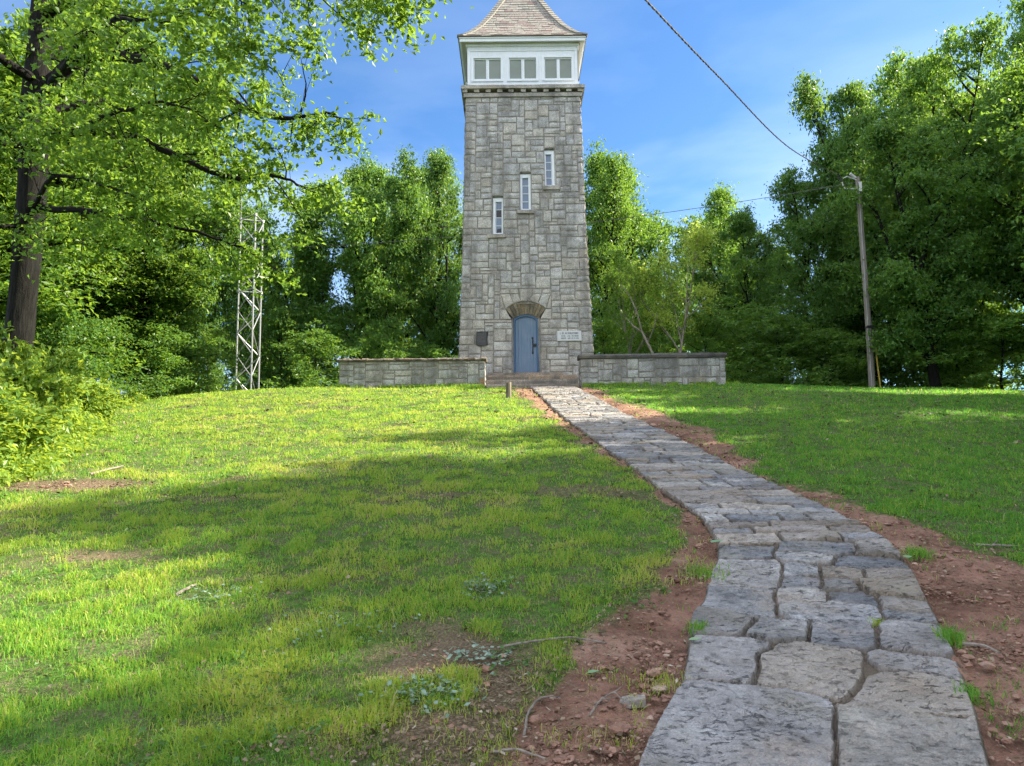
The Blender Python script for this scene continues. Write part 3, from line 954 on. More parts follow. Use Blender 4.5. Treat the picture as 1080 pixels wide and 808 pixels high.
# plaque and tablet
pq = MB()
yb = lambda s, z: P0(s, z, .052)
def plate(mb, s0, s1, z0, z1, d0, d1, a=0, m=0):
    mb.hexa([P0(s, z, d) for z in (z0, z1) for d in (d1, d0) for s in (s0, s1)], a, m)
plate(pq, -1.55, -1.23, 5.33, 5.77, .0, .075)
for (a, b, c, d) in ((-1.55, -1.23, 5.755, 5.77), (-1.55, -1.23, 5.33, 5.345), (-1.55, -1.535, 5.345, 5.755), (-1.245, -1.23, 5.345, 5.755)):
    plate(pq, a, b, c, d, .076, .088)
po = tag(pq.build('plaque', M['bronze'], tower), 'dark bronze plaque left of the door')
def lettering(parent, rows, mat, d):
    mb = MB()
    for (s0, s1, z, hgt) in rows:
        s = s0
        while s < s1:
            if rng.random() < .16: s += hgt * .55; continue
            w_ = hgt * rng.uniform(.35, .7)
            t = hgt * .18; kind = rng.integers(0, 5)
            plate(mb, s, s + t, z, z + hgt, d, d + .0025)
            if kind in (0, 1, 3): plate(mb, s + w_ - t, s + w_, z, z + hgt, d, d + .0025)
            if kind in (0, 2): plate(mb, s + t, s + w_ - t, z + hgt - t, z + hgt, d, d + .0025)
            if kind in (1, 2): plate(mb, s + t, s + w_ - t, z + hgt * .42, z + hgt * .42 + t, d, d + .0025)
            if kind in (3, 4): plate(mb, s + t, s + w_ - t, z, z + t, d, d + .0025)
            s += w_ + hgt * .22
    mb.build('lettering', mat, parent)
lettering(po, [(-1.52, -1.27, 5.70 - .045 * k, .022) for k in range(7)], M['bronze_hi'], .0755)
tb = MB(); plate(tb, .99, 1.73, 5.45, 5.765, .0, .07)
to = tag(tb.build('inscription_tablet', M['marble'], tower), 'pale inscribed stone tablet right of the door')
lettering(to, [(1.06, 1.66, 5.655, .065), (1.10, 1.62, 5.575, .05), (1.10, 1.64, 5.50, .05)], M['engraved'], .0705)

# ================================================================== FLANKING WALLS, STEPS
def flank_wall(x0, x1, y0, z0, ztop, thick, name, lab, cap_mat, cap_h, piece, seed, lipj, red):
    root = thing(name, lab, 'wall', ((x0 + x1) / 2, y0 + thick / 2, z0))
    body = MB(); w = x1 - x0; hgt = ztop - cap_h - z0
    cx, cy = (x0 + x1) / 2, y0 + thick / 2
    u = .085
    for side in range(4):
        wid = w if side % 2 == 0 else thick; off = thick / 2 if side % 2 == 0 else w / 2
        T_ = [(1, 0), (0, 1), (-1, 0), (0, -1)][side]
        def fmap(s, z, d, T_=T_, off=off, wid=wid):
            x = s * (1 + 2 * d / wid); y = -(off + d)
            return np.stack([x * T_[0] - y * T_[1], x * T_[1] + y * T_[0], z + 0 * x], -1)
        nc = max(3, int(round(wid / u))); nr = max(3, int(round((hgt + .3) / u)))
        S = np.linspace(-wid / 2, wid / 2, nc + 1); Z = np.linspace(-.3, hgt, nr + 1)
        blk = np.zeros((nr, nc), bool)
        for k, (c0, c1, r0, r1) in enumerate(ashlar(nc, nr, blk, seed + side, 8, 4)):
            rv = rng.random()
            stone_patch(body, [(S[c0], Z[r0]), (S[c1], Z[r0]), (S[c1], Z[r1]), (S[c0], Z[r1])], fmap, rv, seed=k, m=2 if (red and side < 2 and r0 < 5 and S[c0] > .5 and rng.random() < .6) else 0)
        mortar_cells(body, S, Z, blk, fmap, 1)
    body.build('wall_body', [M['granite'], M['mortar'], M['rust_stone']], root)
    cp = MB(); x = -w / 2 - .06
    while x < w / 2 + .06:
        l = rng.uniform(*piece); xe = min(x + l, w / 2 + .06)
        if w / 2 + .06 - xe < piece[0] * .6: xe = w / 2 + .06
        n = max(1, int((xe - x) / .08)); oh = .05 + rng.uniform(0, lipj)
        zt = hgt + cap_h + rng.uniform(-.015, .015)
        xs = np.linspace(x + .004, xe - .004, n + 1)
        V = []
        for q in xs:
            j = rng.uniform(-lipj * .5, lipj * .5, 4)
            V += [[q, -thick / 2 - oh + j[0], hgt + .003], [q, -thick / 2 - oh - .01 + j[1], hgt + cap_h * .55], [q, -thick / 2 - oh + .03 + j[2], zt + j[3] * .4], [q, thick / 2 + oh, zt + j[2] * .4], [q, thick / 2 + oh, hgt + .003]]
        F = [[5 * i + a, 5 * i + 5 + a, 5 * i + 5 + (a + 1) % 5, 5 * i + (a + 1) % 5] for i in range(n) for a in range(5)]
        rv = rng.random(); cp.add(V, F, rv)
        for b in (0, 5 * n): cp.add([V[b + i] for i in range(5)], [[0, 1, 2, 3, 4]], rv)
        x = xe
    cp.build('coping', cap_mat, root)
    return root


def m_rust():
    m, nt = newmat('rust stained stone')
    co = nd(nt, 'TexCoord').outputs['Object']
    f = noise(nt, co, 3, 5, 0.6); g = noise(nt, co, 30, 4, 0.7)
    c = ramp(nt, f, [(0.3, (0.24, 0.21, 0.18)), (0.5, (0.33, 0.19, 0.10)), (0.7, (0.40, 0.20, 0.085))])
    c = mixc(nt, 0.6, c, ramp(nt, g, [(0.3, 0.25), (0.7, 0.75)]), 'OVERLAY')
    principled(nt, c, 0.9, 0.2, bump=g, bstr=0.5)
    return m


M['rust_stone'] = m_rust()
flank_wall(-5.06, -.80, 21.7, 3.72, 4.73, .48, 'stone_wall', 'low stone wall with jagged brown coping and rust stains, left of the steps', M['coping_brown'], .085, (.09, .2), 300, .045, True)
flank_wall(2.02, 6.24, 21.65, 3.80, 4.79, .48, 'stone_wall', 'low stone wall with thick dark slate coping, right of the steps', M['coping_dark'], .13, (.7, 1.3), 320, .02, False)

steps = thing('stone_steps', 'wide brown stone steps between the two low walls, leading to the blue door', 'steps', (.61, 22.4, 3.6))
for k, (y0, y1, z0, z1) in enumerate(((21.82, 22.20, 3.45, 3.955), (22.17, 22.56, 3.45, 4.125), (22.52, 23.6, 3.45, 4.30))):
    s = MB(); x = -.775; edges = [-.775] + ([.35, 1.99] if k == 1 else [-.1, 1.05, 1.99] if k == 0 else [.5, 1.99])
    for a, b in zip(edges[:-1], edges[1:]):
        n = max(3, int((b - a) / .12)); xs = np.linspace(a + .004, b - .004, n + 1); V = []
        for q in xs:
            j = rng.uniform(-.012, .012, 3)
            V += [[q - .61, y0 + j[0] - 22.4 + .03, z0 - 3.6], [q - .61, y0 + j[1] - 22.4, z1 - .055 - 3.6], [q - .61, y0 + .012 + j[1] - 22.4, z1 - .004 - 3.6 + j[2] * .4], [q - .61, y1 - 22.4, z1 - 3.6 + .0], [q - .61, y1 - 22.4, z0 - 3.6]]
        F = [[5 * i + c, 5 * i + 5 + c, 5 * i + 5 + (c + 1) % 5, 5 * i + (c + 1) % 5] for i in range(n) for c in range(5)]
        rv = rng.random(); s.add(V, F, rv)
        for bb in (0, 5 * n): s.add([V[bb + i] for i in range(5)], [[0, 1, 2, 3, 4]], rv)
    s.build('step', M['step_stone'], steps)

# ================================================================== POST, POLE, MAST, WIRES
px, py = -.085, 17.9; pz = float(H(px, py))
pb = MB(); th_ = np.linspace(0, 2 * np.pi, 12, endpoint=False)
lv = [(-.25, .066), (.0, .066), (.12, .065), (.24, .067), (.34, .070), (.375, .064)]
V = []; 
for i, (z, r) in enumerate(lv):
    V += [[r * math.cos(t) * (1 + .08 * math.sin(3 * t)), r * math.sin(t), z + (.012 * math.cos(t) if i > 3 else 0)] for t in th_]
pb.add(V, [[i * 12 + j, i * 12 + (j + 1) % 12, (i + 1) * 12 + (j + 1) % 12, (i + 1) * 12 + j] for i in range(len(lv) - 1) for j in range(12)])
pb.add(V[-12:], [list(range(12))], 1)
po_ = pb.build('wooden_post', M['post']); po_.location = (px, py, pz)
tag(po_, 'short weathered grey wooden post beside the path near the steps', 'post')

PY = 26.0
pbase = at(919.5, 404, PY); ptop = at(905, 187, PY)
gz = float(H(pbase[0], PY)); pbase = np.array([pbase[0] + .0, PY, gz])
pole = thing('utility_pole', 'leaning weathered wooden utility pole with a metal bracket in front of dark trees', 'utility pole', tuple(pbase))
q = ptop - pbase; Lp = np.linalg.norm(q)
pm = MB(); tt = np.linspace(0, 1, 14)
pm.tube([q * t + [.02 * math.sin(5 * t), 0, 0] for t in np.concatenate([[-.08], tt])], np.concatenate([[.118], .115 - .03 * tt]), 14)
pm.build('shaft', M['pole'], pole, smooth=False)
br = MB()
a0 = q * .945
br.tube([a0 + [-.1, -.02, 0], a0 + [-.55, -.1, -.02], a0 + [-.62, -.12, .1], a0 + [-.66, -.14, .22]], .022, 7)
br.box(a0[0] - .05, a0[0] + .05, a0[1] - .14, a0[1] - .10, a0[2] - .12, a0[2] + .22)
br.tube([q * .985 + [-.09, -.05, 0], q * .985 + [-.45, -.1, .12], q * .985 + [-.62, -.15, .02]], .018, 6)
br.tube([q * .99 + [-.1, 0, .05], q * .99 + [-.3, -.05, .2]], .05, 8)
br.build('bracket', M['aluminium'], pole)
ins = MB()
for k in range(3):
    c = a0 + [-.66 - .06 * k, -.14 - .03 * k, .24 + .07 * k]
    ins.tube([c, c + [-.03, 0, .06]], [.055, .04], 8)
ins.build('insulator', M['iron'], pole)
bd = MB(); c = q * .31
bd.tube([c + [0, 0, -.03], c + [0, 0, .03]], .118, 14); bd.box(c[0] - .1, c[0] + .13, c[1] - .19, c[1] - .12, c[2] - .03, c[2] + .04)
bd.build('band', M['iron'], pole)
gd = MB(); gd.tube([np.array([.27, -.1, 0.]) , np.array([.19, -.1, 1.15]), np.array([.17, -.1, 1.75])], .025, 7)
gd.build('guard', M['yellow'], pole)
cd_ = MB(); cd_.tube([q * t + [-.05, -.105, 0] for t in np.linspace(.0, .95, 10)], .011, 6); cd_.build('conduit', M['steel'], pole)

# service cable, coming up the hill over the camera
cb = MB()
hub = pbase + a0 + np.array([-.75, -.2, .42])
ctrl = [hub, at(832, 155.5, 19.5), at(757, 80, 13.2), at(680, -1, 10.0)]
d_ = (ctrl[3] - ctrl[2]); ctrl += [ctrl[3] + d_ * 1.2 + [0, 0, .05], ctrl[3] + d_ * 3.2 + [0, 0, .6], ctrl[3] + d_ * 6 + [0, 0, 2.0]]
ctrl = np.array(ctrl)
ts_ = np.linspace(0, len(ctrl) - 1, 260)
def catmull(C, t):
    i = np.clip(t.astype(int), 0, len(C) - 2); f = (t - i)[:, None]
    g = lambda k: C[np.clip(i + k, 0, len(C) - 1)]
    p0, p1, p2, p3 = g(-1), g(0), g(1), g(2)
    return .5 * ((2 * p1) + (-p0 + p2) * f + (2 * p0 - 5 * p1 + 4 * p2 - p3) * f ** 2 + (-p0 + 3 * p1 - 3 * p2 + p3) * f ** 3)
CP = catmull(ctrl, ts_)
for ph, (r_, mi) in zip((0, 2.1, 4.2), ((.0085, 0), (.0085, 0), (.006, 1))):
    s_ = np.concatenate([[0], np.cumsum(np.linalg.norm(np.diff(CP, axis=0), axis=1))])
    sN = np.linspace(0, s_[-1], 700); PN = np.stack([np.interp(sN, s_, CP[:, k]) for k in range(3)], 1)
    tw = sN * 2 * np.pi / .5 + ph
    PN = PN + np.stack([np.cos(tw) * .011, 0 * tw, np.sin(tw) * .011], 1)
    cb.tube(PN, r_, 5, 0, mi, cap=False)
tag(cb.build('service_cable', [M['cable'], M['wire']]), 'thick twisted black service cable running overhead down to the pole bracket', 'cable')

MY = 33.0
ml = at(248.5, 415, MY); mr = at(275, 415, MY); mm = at(268.5, 415, MY)
mz = float(H(ml[0], MY))
mast = thing('lattice_mast', 'silver three-legged lattice radio mast with zigzag bracing behind the lawn', 'radio mast', (ml[0], MY, mz - .1))
wd = mr[0] - ml[0]
legs = [np.array([0, 0, 0.]), np.array([wd * .80, .35, 0]), np.array([wd * .60 + .22, -.62, 0])]
HT = float(at(262, 228, MY)[2]) - mz
for lg in legs:
    b = MB(); b.tube([lg, lg + [0, 0, HT]], .038, 8); b.build('leg', M['steel'], mast)
rod = MB(); rod.tube([legs[0] + [0, 0, HT - .6], legs[0] + [0, 0, HT + 4], legs[0] + [.02, 0, HT + 11]], [.022, .018, .014], 7); rod.build('antenna', M['wire'], mast)
brc = MB(); step = 1.02; k = 0
for (i, j) in ((0, 2), (2, 1), (1, 0)):
    z = .1; flip = (i == 1)
    while z < HT - step:
        A, B = (legs[i], legs[j]) if not flip else (legs[j], legs[i])
        brc.tube([A + [0, 0, z], B + [0, 0, z + step]], .023, 6, cap=False); flip = not flip; z += step
    flip = (i != 1); z = .1
    while z < HT - step and i == 0:
        A, B = (legs[i], legs[j]) if not flip else (legs[j], legs[i])
        brc.tube([A + [0, 0, z], B + [0, 0, z + step]], .020, 6, cap=False); flip = not flip; z += step
brc.build('bracing', M['steel'], mast)
for z in (6.1, HT - .05):
    jn = MB()
    for (i, j) in ((0, 2), (2, 1), (1, 0)): jn.tube([legs[i] + [0, 0, z], legs[j] + [0, 0, z]], .036, 6)
    for lg in legs: jn.tube([lg + [0, 0, z - .06], lg + [0, 0, z + .06]], .075, 10)
    jn.build('joint_ring', M['steel'], mast)

# thin wire from the pole behind the tower to the mast
wr = MB()
A = pbase + q * .975 + np.array([-.1, 0, 0]); B = at(275, 262, MY - .0)
t = np.linspace(0, 1, 60)[:, None]
W = A * (1 - t) + B * t; W[:, 2] -= (4 * t * (1 - t) * .45)[:, 0]
wr.tube(W, .011, 5, cap=False)
tag(wr.build('overhead_wire', M['wire']), 'thin grey wire strung from the pole behind the tower to the radio mast', 'wire')

# ================================================================== GROUND
def axis(dense0, dense1, step, far, g=1.16):
    a = list(np.arange(dense0, dense1 + 1e-6, step)); s = step
    while a[-1] < far: s *= g; a.append(a[-1] + s)
    s = step
    while a[0] > -far: s *= g; a.insert(0, a[0] - s)
    return np.array(a)


gx = axis(-5.0, 6.5, .055, 420); gy = axis(1.6, 9.5, .055, 420)
X, Y = np.meshgrid(gx, gy)
D, SCR = dirt(X, Y, True)
po = path_out(X, Y)
Zg_ = H(X, Y)
fine = (fbm(X * 4.5, Y * 4.5, 61, 4) - .5) * .055 + (fbm(X * 14, Y * 14, 66, 3) - .5) * .03
nearf = sstep(16, 9, Y) * sstep(-1, 1, Y) * sstep(9, 6, np.abs(X - .5))
Zg_ = Zg_ + fine * (0.25 + .75 * D) * nearf - .03 * D * sstep(.35, .05, np.abs(po)) * (po > 0)
Zg_ = np.where(po < -.04, Zg_ - .07, Zg_)
nx, ny = len(gx), len(gy)
i = np.arange(ny - 1)[:, None] * nx; j = np.arange(nx - 1)[None, :]
F = np.stack([i + j, i + j + 1, i + nx + j + 1, i + nx + j], -1).reshape(-1, 4)
me = nmesh('ground', np.stack([X, Y, Zg_], -1).reshape(-1, 3), [F], {'dirt': D.ravel(), 'scrap': SCR.ravel()}, smooth=True)
tag(link('ground', me, M['ground']), kind='structure')

# ================================================================== FLAGSTONE PATH
CR = [  # stones nearest the camera, traced on the photo then laid out on the ground
    [(2, 790), (160, 478), (330, 497), (480, 515), (560, 530), (557, 600), (562, 790)],
    [(583, 568), (700, 572), (850, 588), (948, 602), (978, 640), (995, 700), (1018, 790), (584, 790)],
    [(160, 475), (345, 490), (358, 440), (357, 412), (400, 372), (330, 358), (196, 354), (175, 400)],
    [(348, 490), (480, 505), (590, 522), (622, 500), (633, 440), (634, 395), (510, 376), (402, 382), (363, 415), (366, 450)],
    [(562, 535), (600, 556), (760, 556), (958, 580), (950, 530), (930, 470), (880, 462), (720, 455), (660, 470), (640, 500), (600, 522)],
    [(192, 350), (300, 356), (325, 335), (345, 302), (270, 287), (195, 280), (180, 320)],
    [(325, 350), (400, 364), (490, 364), (494, 320), (440, 310), (365, 300)],
    [(500, 372), (590, 382), (684, 385), (667, 345), (645, 318), (505, 308)],
    [(690, 312), (707, 345), (690, 383), (780, 395), (880, 405), (862, 350), (840, 320), (740, 307)],
    [(668, 397), (667, 418), (700, 437), (800, 457), (902, 460), (890, 412), (790, 402), (700, 390)],
    [(203, 278), (300, 290), (398, 297), (402, 225), (395, 221), (300, 217), (220, 218)],
    [(420, 264), (430, 292), (490, 307), (692, 305), (672, 270), (560, 262)],
    [(415, 225), (412, 257), (540, 260), (546, 240), (480, 222)],
    [(558, 228), (558, 258), (680, 268), (682, 240), (640, 230)],
    [(684, 242), (700, 272), (830, 280), (820, 257), (760, 245)],
    [(706, 276), (715, 300), (842, 318), (834, 285)],
    [(255, 137), (232, 215), (320, 213), (412, 218), (423, 150), (400, 139)],
    [(430, 185), (428, 218), (480, 220), (532, 215), (532, 190)],
    [(536, 195), (540, 222), (622, 228), (624, 203), (580, 197)],
    [(427, 152), (430, 182), (530, 186), (526, 160)],
    [(530, 163), (535, 193), (645, 197), (640, 170)],
    [(648, 166), (655, 192), (778, 192), (772, 166)],
    [(635, 200), (660, 237), (812, 252), (797, 197), (720, 195)],
    [(250, 107), (250, 133), (390, 137), (396, 108), (300, 100)],
    [(408, 127), (425, 147), (550, 149), (566, 132), (480, 124)],
    [(425, 97), (420, 121), (560, 127), (626, 118), (620, 100), (500, 92)],
    [(628, 90), (632, 125), (720, 130), (765, 150), (738, 110), (716, 88)],
    [(572, 137), (576, 159), (700, 162), (775, 163), (748, 133), (650, 129)],
]
TAN = {0: .2, 2: .3, 3: .55, 4: .5, 5: .3, 8: .25, 9: .3, 14: .3, 16: .35, 21: .7, 22: .7, 20: .6, 26: .15}
polys = [np.array([ground(660 + p[0] / 2.571, 540 + p[1] / 2.571) for p in c]) for c in CR]
Y_SPLIT = float(ground(850, 574)[1])
Y_NEAR = min(p[:, 1].min() for p in polys) + .02


def poly_sd(P, x, y):
    """positive inside"""
    d = np.full(x.shape, 1e9); ins = np.zeros(x.shape, bool)
    for a, b in zip(P, np.roll(P, -1, 0)):
        e = b - a; t = np.clip(((x - a[0]) * e[0] + (y - a[1]) * e[1]) / (e @ e), 0, 1)
        d = np.minimum(d, np.hypot(x - a[0] - t * e[0], y - a[1] - t * e[1]))
        c = ((a[1] > y) != (b[1] > y)) & (x < (b[0] - a[0]) * (y - a[1]) / (b[1] - a[1] + 1e-12) + a[0])
        ins ^= c
    return np.where(ins, d, -d)


R = random.Random(5)
rows = []
def add_rows(y0, y1):
    y = y0
    while y < y1:
        dpt = R.uniform(.13, .30); n = R.choice([2, 2, 3, 3, 4])
        cut = sorted(min(.95, max(.05, (k + R.uniform(-.3, .3)) / n)) for k in range(1, n))
        rows.append((y, min(y + dpt, y1), [0.0] + cut + [1.0], R.uniform(-.10, .10), [(R.random(), R.random(), R.uniform(-.5, .5), R.uniform(-1, 1)) for _ in range(n)]))
        y += dpt
add_rows(Y_SPLIT + .01, PATH_END)
nearrows = len(rows)
add_rows(-6, Y_NEAR)


def path_fields(x, y):
    """signed distance to the stone edge, stone random, tan, tilt height"""
    wx = x + (fbm(x * 9, y * 9, 71, 4) - .5) * .038; wy = y + (fbm(x * 9 + 40, y * 9, 72, 4) - .5) * .038
    sd = np.full(x.shape, -.05); s2 = np.full(x.shape, -.05); rn = np.full(x.shape, .5); tn = np.zeros(x.shape); hh = np.zeros(x.shape)
    for k, P in enumerate(polys):
        c = P.mean(0); rad_ = np.abs(P - c).max(0) + .15
        idx = np.nonzero((np.abs(x - c[0]) < rad_[0]) & (np.abs(y - c[1]) < rad_[1]))
        if not len(idx[0]): continue
        s = poly_sd(P, wx[idx] * .6 + x[idx] * .4, wy[idx] * .6 + y[idx] * .4)
        s = s + .030
        m_ = s > sd[idx]
        q2 = s2[idx]; q2 = np.where(m_, np.maximum(q2, sd[idx]), np.maximum(q2, s)); s2[idx] = q2
        rr = random.Random(100 + k)
        r_ = rr.random(); tx, ty, dh = rr.uniform(-.02, .02), rr.uniform(-.03, .03), rr.uniform(-.008, .010)
        for arr, val in ((sd, s), (rn, np.full(s.shape, r_ * .82)), (tn, np.full(s.shape, TAN.get(k, 0))), (hh, dh + tx * (x[idx] - c[0]) + ty * (y[idx] - c[1]))):
            a = arr[idx]; a[m_] = val[m_]; arr[idx] = a
    xl, xr = path_x(y); t = (wx - xl) / (xr - xl); wd_ = xr - xl
    for k, (y0, y1, cuts, slope, info) in enumerate(rows):
        idx = np.nonzero((y > y0 - .2) & (y < y1 + .2))
        if not len(idx[0]): continue
        tt, yy, ww = t[idx], wy[idx] - slope * (t[idx] - .5), wd_[idx]
        for q in range(len(cuts) - 1):
            rv, tv, sub, tl = info[q]
            ya, yb = y0, y1
            sk = sub * .12 * (yy - (y0 + y1) / 2)
            s = np.minimum(np.minimum((tt - cuts[q]) * ww + sk + .0, (cuts[q + 1] - tt) * ww - sk), np.minimum(yy - ya, yb - yy)) + .004
            m_ = s > sd[idx]
            q2 = s2[idx]; q2 = np.where(m_, np.maximum(q2, sd[idx]), np.maximum(q2, s)); s2[idx] = q2
            for arr, val in ((sd, s), (rn, np.full(s.shape, rv)), (tn, np.full(s.shape, .6 if tv > .86 else 0.)), (hh, (tv - .5) * .02 + tl * .03 * (yy - y0))):
                a = arr[idx]; a[m_] = val[m_]; arr[idx] = a
    jw = .0035 + .00060 * np.clip(y, 0, 22)
    return np.minimum(sd, (sd - s2) * .5) - jw, rn, tn, hh


def path_sheet(ys, nt):
    t = np.linspace(0, 1, nt)
    t = np.concatenate([[-.004, -.002], t, [1.002, 1.004]])
    xl, xr = path_x(ys)
    Xp = xl[:, None] + (xr - xl)[:, None] * t[None, :]; Yp = np.repeat(ys[:, None], len(t), 1)
    sd, rn, tn, hh = path_fields(Xp, Yp)
    edge = np.minimum(t, 1 - t)[None, :] * (xr - xl)[:, None]
    sd2 = np.minimum(sd, edge - .004)
    lay = fbm(Xp * 3.1 + rn * 30, Yp * 5.0 + rn * 17, 75, 4); lv = lay * 7; fr = lv - np.floor(lv)
    terr = (np.floor(lv) + sstep(.88, 1.0, fr)) * .006
    chip = (fbm(Xp * 16, Yp * 24, 76, 4, .6) - .5) * .016
    up = sstep(.0, .008, sd2)
    Zp = H(Xp, Yp) + .006 + up * (.018 + hh * .75 + terr - .016 + chip + (fbm(Xp * 2.3, Yp * 2.3 + rn * 9, 77, 2) - .5) * .008) - .008 * (1 - up) + (1 - up) * (vnoise(Xp * 30, Yp * 30, 78) - .5) * .012
    Zp[:, :1] -= .16; Zp[:, -1:] -= .16
    jt = 1 - sstep(-.004, .010, sd2)
    # soil washed over some joints
    jt = np.maximum(jt, sstep(.62, .74, fbm(Xp * 1.7, Yp * 1.7, 79, 4)) * .35 * sstep(.07, .0, sd2))
    layer = sstep(.72, .86, fr) * (1 - sstep(.93, 1.0, fr)) * up
    return Xp, Yp, Zp, rn, tn, jt, layer


def build_path():
    Vs, Fs, A = [], [], [[], [], [], []]; n = 0
    segs = [(np.arange(-6, 2.4, .05), 60), (np.arange(2.4, 6.6, .0095), 170), (np.arange(6.6, 11, .012), 115), (np.arange(11, PATH_END + .001, .018), 80)]
    for k, (ys, nt) in enumerate(segs):
        if k + 1 < len(segs): ys = np.append(ys, segs[k + 1][0][0])
        Xp, Yp, Zp, rn, tn, jt, ly = path_sheet(ys, nt)
        a, b = Xp.shape
        Vs.append(np.stack([Xp, Yp, Zp], -1).reshape(-1, 3))
        i = np.arange(a - 1)[:, None] * b; j = np.arange(b - 1)[None, :]
        Fs.append(np.stack([i + j, i + j + 1, i + b + j + 1, i + b + j], -1).reshape(-1, 4) + n); n += a * b
        for q, arr in enumerate((rn, jt, tn, ly)): A[q].append(arr.ravel())
    me = nmesh('stone_path', np.vstack(Vs), [np.vstack(Fs)], dict(zip(('rnd', 'joint', 'tan', 'layer'), [np.concatenate(a) for a in A])), smooth=False)
    tag(link('path', me, M['flag']), kind='structure')


build_path()


# ================================================================== GRASS, LITTER, CLODS
def fan(n, r0, r1, power, half=rad(48), cdir=0.0):
    """random ground points; density ~ r^-power"""
    u = rng.random(n); e = 2 - power
    r = (r0 ** e + u * (r1 ** e - r0 ** e)) ** (1 / e)
    a = cdir + rng.uniform(-half, half, n)
    return r * np.sin(a), r * np.cos(a), r


def blades(name, x, y, r, hgt, wid, tint, lean=.55, z=None):
    n = len(x)
    if z is None: z = H(x, y)
    a = rng.uniform(0, 2 * np.pi, n); dx, dy = np.cos(a), np.sin(a)
    b = rng.uniform(0, 2 * np.pi, n); l = np.abs(rng.normal(0, lean, n)) + .12
    lx, ly = np.cos(b) * l * hgt, np.sin(b) * l * hgt
    P = np.zeros((n, 5, 3))
    P[:, 0] = np.stack([x - dx * wid / 2, y - dy * wid / 2, z - .008], 1); P[:, 1] = np.stack([x + dx * wid / 2, y + dy * wid / 2, z - .008], 1)
    mx, my, mz = x + lx * .35, y + ly * .35, z + hgt * .6
    P[:, 2] = np.stack([mx + dx * wid * .42, my + dy * wid * .42, mz], 1); P[:, 3] = np.stack([mx - dx * wid * .42, my - dy * wid * .42, mz], 1)
    P[:, 4] = np.stack([x + lx, y + ly, z + hgt * (1 - .25 * l)], 1)
    i = np.arange(n)[:, None] * 5
    T = i + np.array([[3, 2, 4]]); Q = i + np.array([[0, 1, 2, 3]])
    return nmesh(name, P.reshape(-1, 3), [T, Q], {'tint': np.repeat(tint, 5)})


def grow_grass():
    N = 1250000
    x, y, r = fan(N, 1.7, 27, 1.7, rad(57))
    d = dirt(x, y); po = path_out(x, y)
    # tussocks
    tus = fbm(x * 5.5, y * 5.5, 81, 4); big = fbm(x * .5, y * .5, 82, 3)
    dens = (1 - sstep(.12, .62, d)) * (.30 + .8 * sstep(.40, .60, tus)) * (.55 + .45 * sstep(.3, .5, fbm(x * 1.4, y * 1.4, 84, 3)))
    dens = dens * np.where((x > path_x(y)[1]), 1.15, 1.0)
    dens = np.maximum(dens, .05 * (tus > .64) * (po > .05))
    dens *= (po > .0) & (y < 23.0)
    dens *= ~((y > 21.5) & (x > -5.2) & (x < 6.4))
    dens = np.where((d > .4) & (po > .03) & (tus > .60) & (rng.random(N) < .5), np.maximum(dens, .22), dens)
    k = rng.random(N) < dens
    x, y, r, d, tus, big = x[k], y[k], r[k], d[k], tus[k], big[k]
    n = len(x); right = x > path_x(y)[1]
    h = (.020 + .036 * sstep(.36, .72, tus) + .03 * (rng.random(n) < .06)) * rng.uniform(.55, 1.35, n) * np.where(right, 1.05, 1.0) * (1 - .45 * sstep(.1, .6, d))
    w = .0038 * np.maximum(1, r / 4.0) ** .78 * rng.uniform(.7, 1.4, n)
    dry = fbm(x * .9, y * 1.4, 83, 3)
    tint = np.clip(np.where(right, .24, .47) + (tus - .5) * .6 + (big - .5) * .4 + rng.normal(0, .17, n) + .28 * sstep(.52, .75, dry) * ~right - .04 * right, 0, .86) * np.where(rng.random(n) < .5, 1, .9)  # left of the path yellower: sun on the lawn put into the tint
    straw = rng.random(n) < (.05 + .2 * sstep(.1, .5, d) + .10 * sstep(.5, .7, dry)) * np.where(right, .5, 1)
    tint = np.where(straw, rng.uniform(.8, 1.0, n), tint)
    me = blades('grass', x, y, r, h, w, tint, .95)
    tag(link('grass', me, M['blade']), kind='stuff')



def wall_grass():
    n = 5200
    left = rng.random(n) < .5
    x = np.where(left, rng.uniform(-5.3, -.8, n), rng.uniform(2.05, 6.6, n)); y = 21.63 - rng.exponential(.07, n)
    k = fbm(x * 3, y * 3, 88, 3) > .40
    x, y = x[k], y[k]; n = len(x)
    me = blades('grass', x, y, None, rng.uniform(.05, .17, n), .013 * rng.uniform(.6, 1.3, n), np.clip(rng.normal(.45, .2, n), 0, 1), .5)
    tag(link('grass', me, M['blade']), kind='stuff')


grow_grass()
wall_grass()


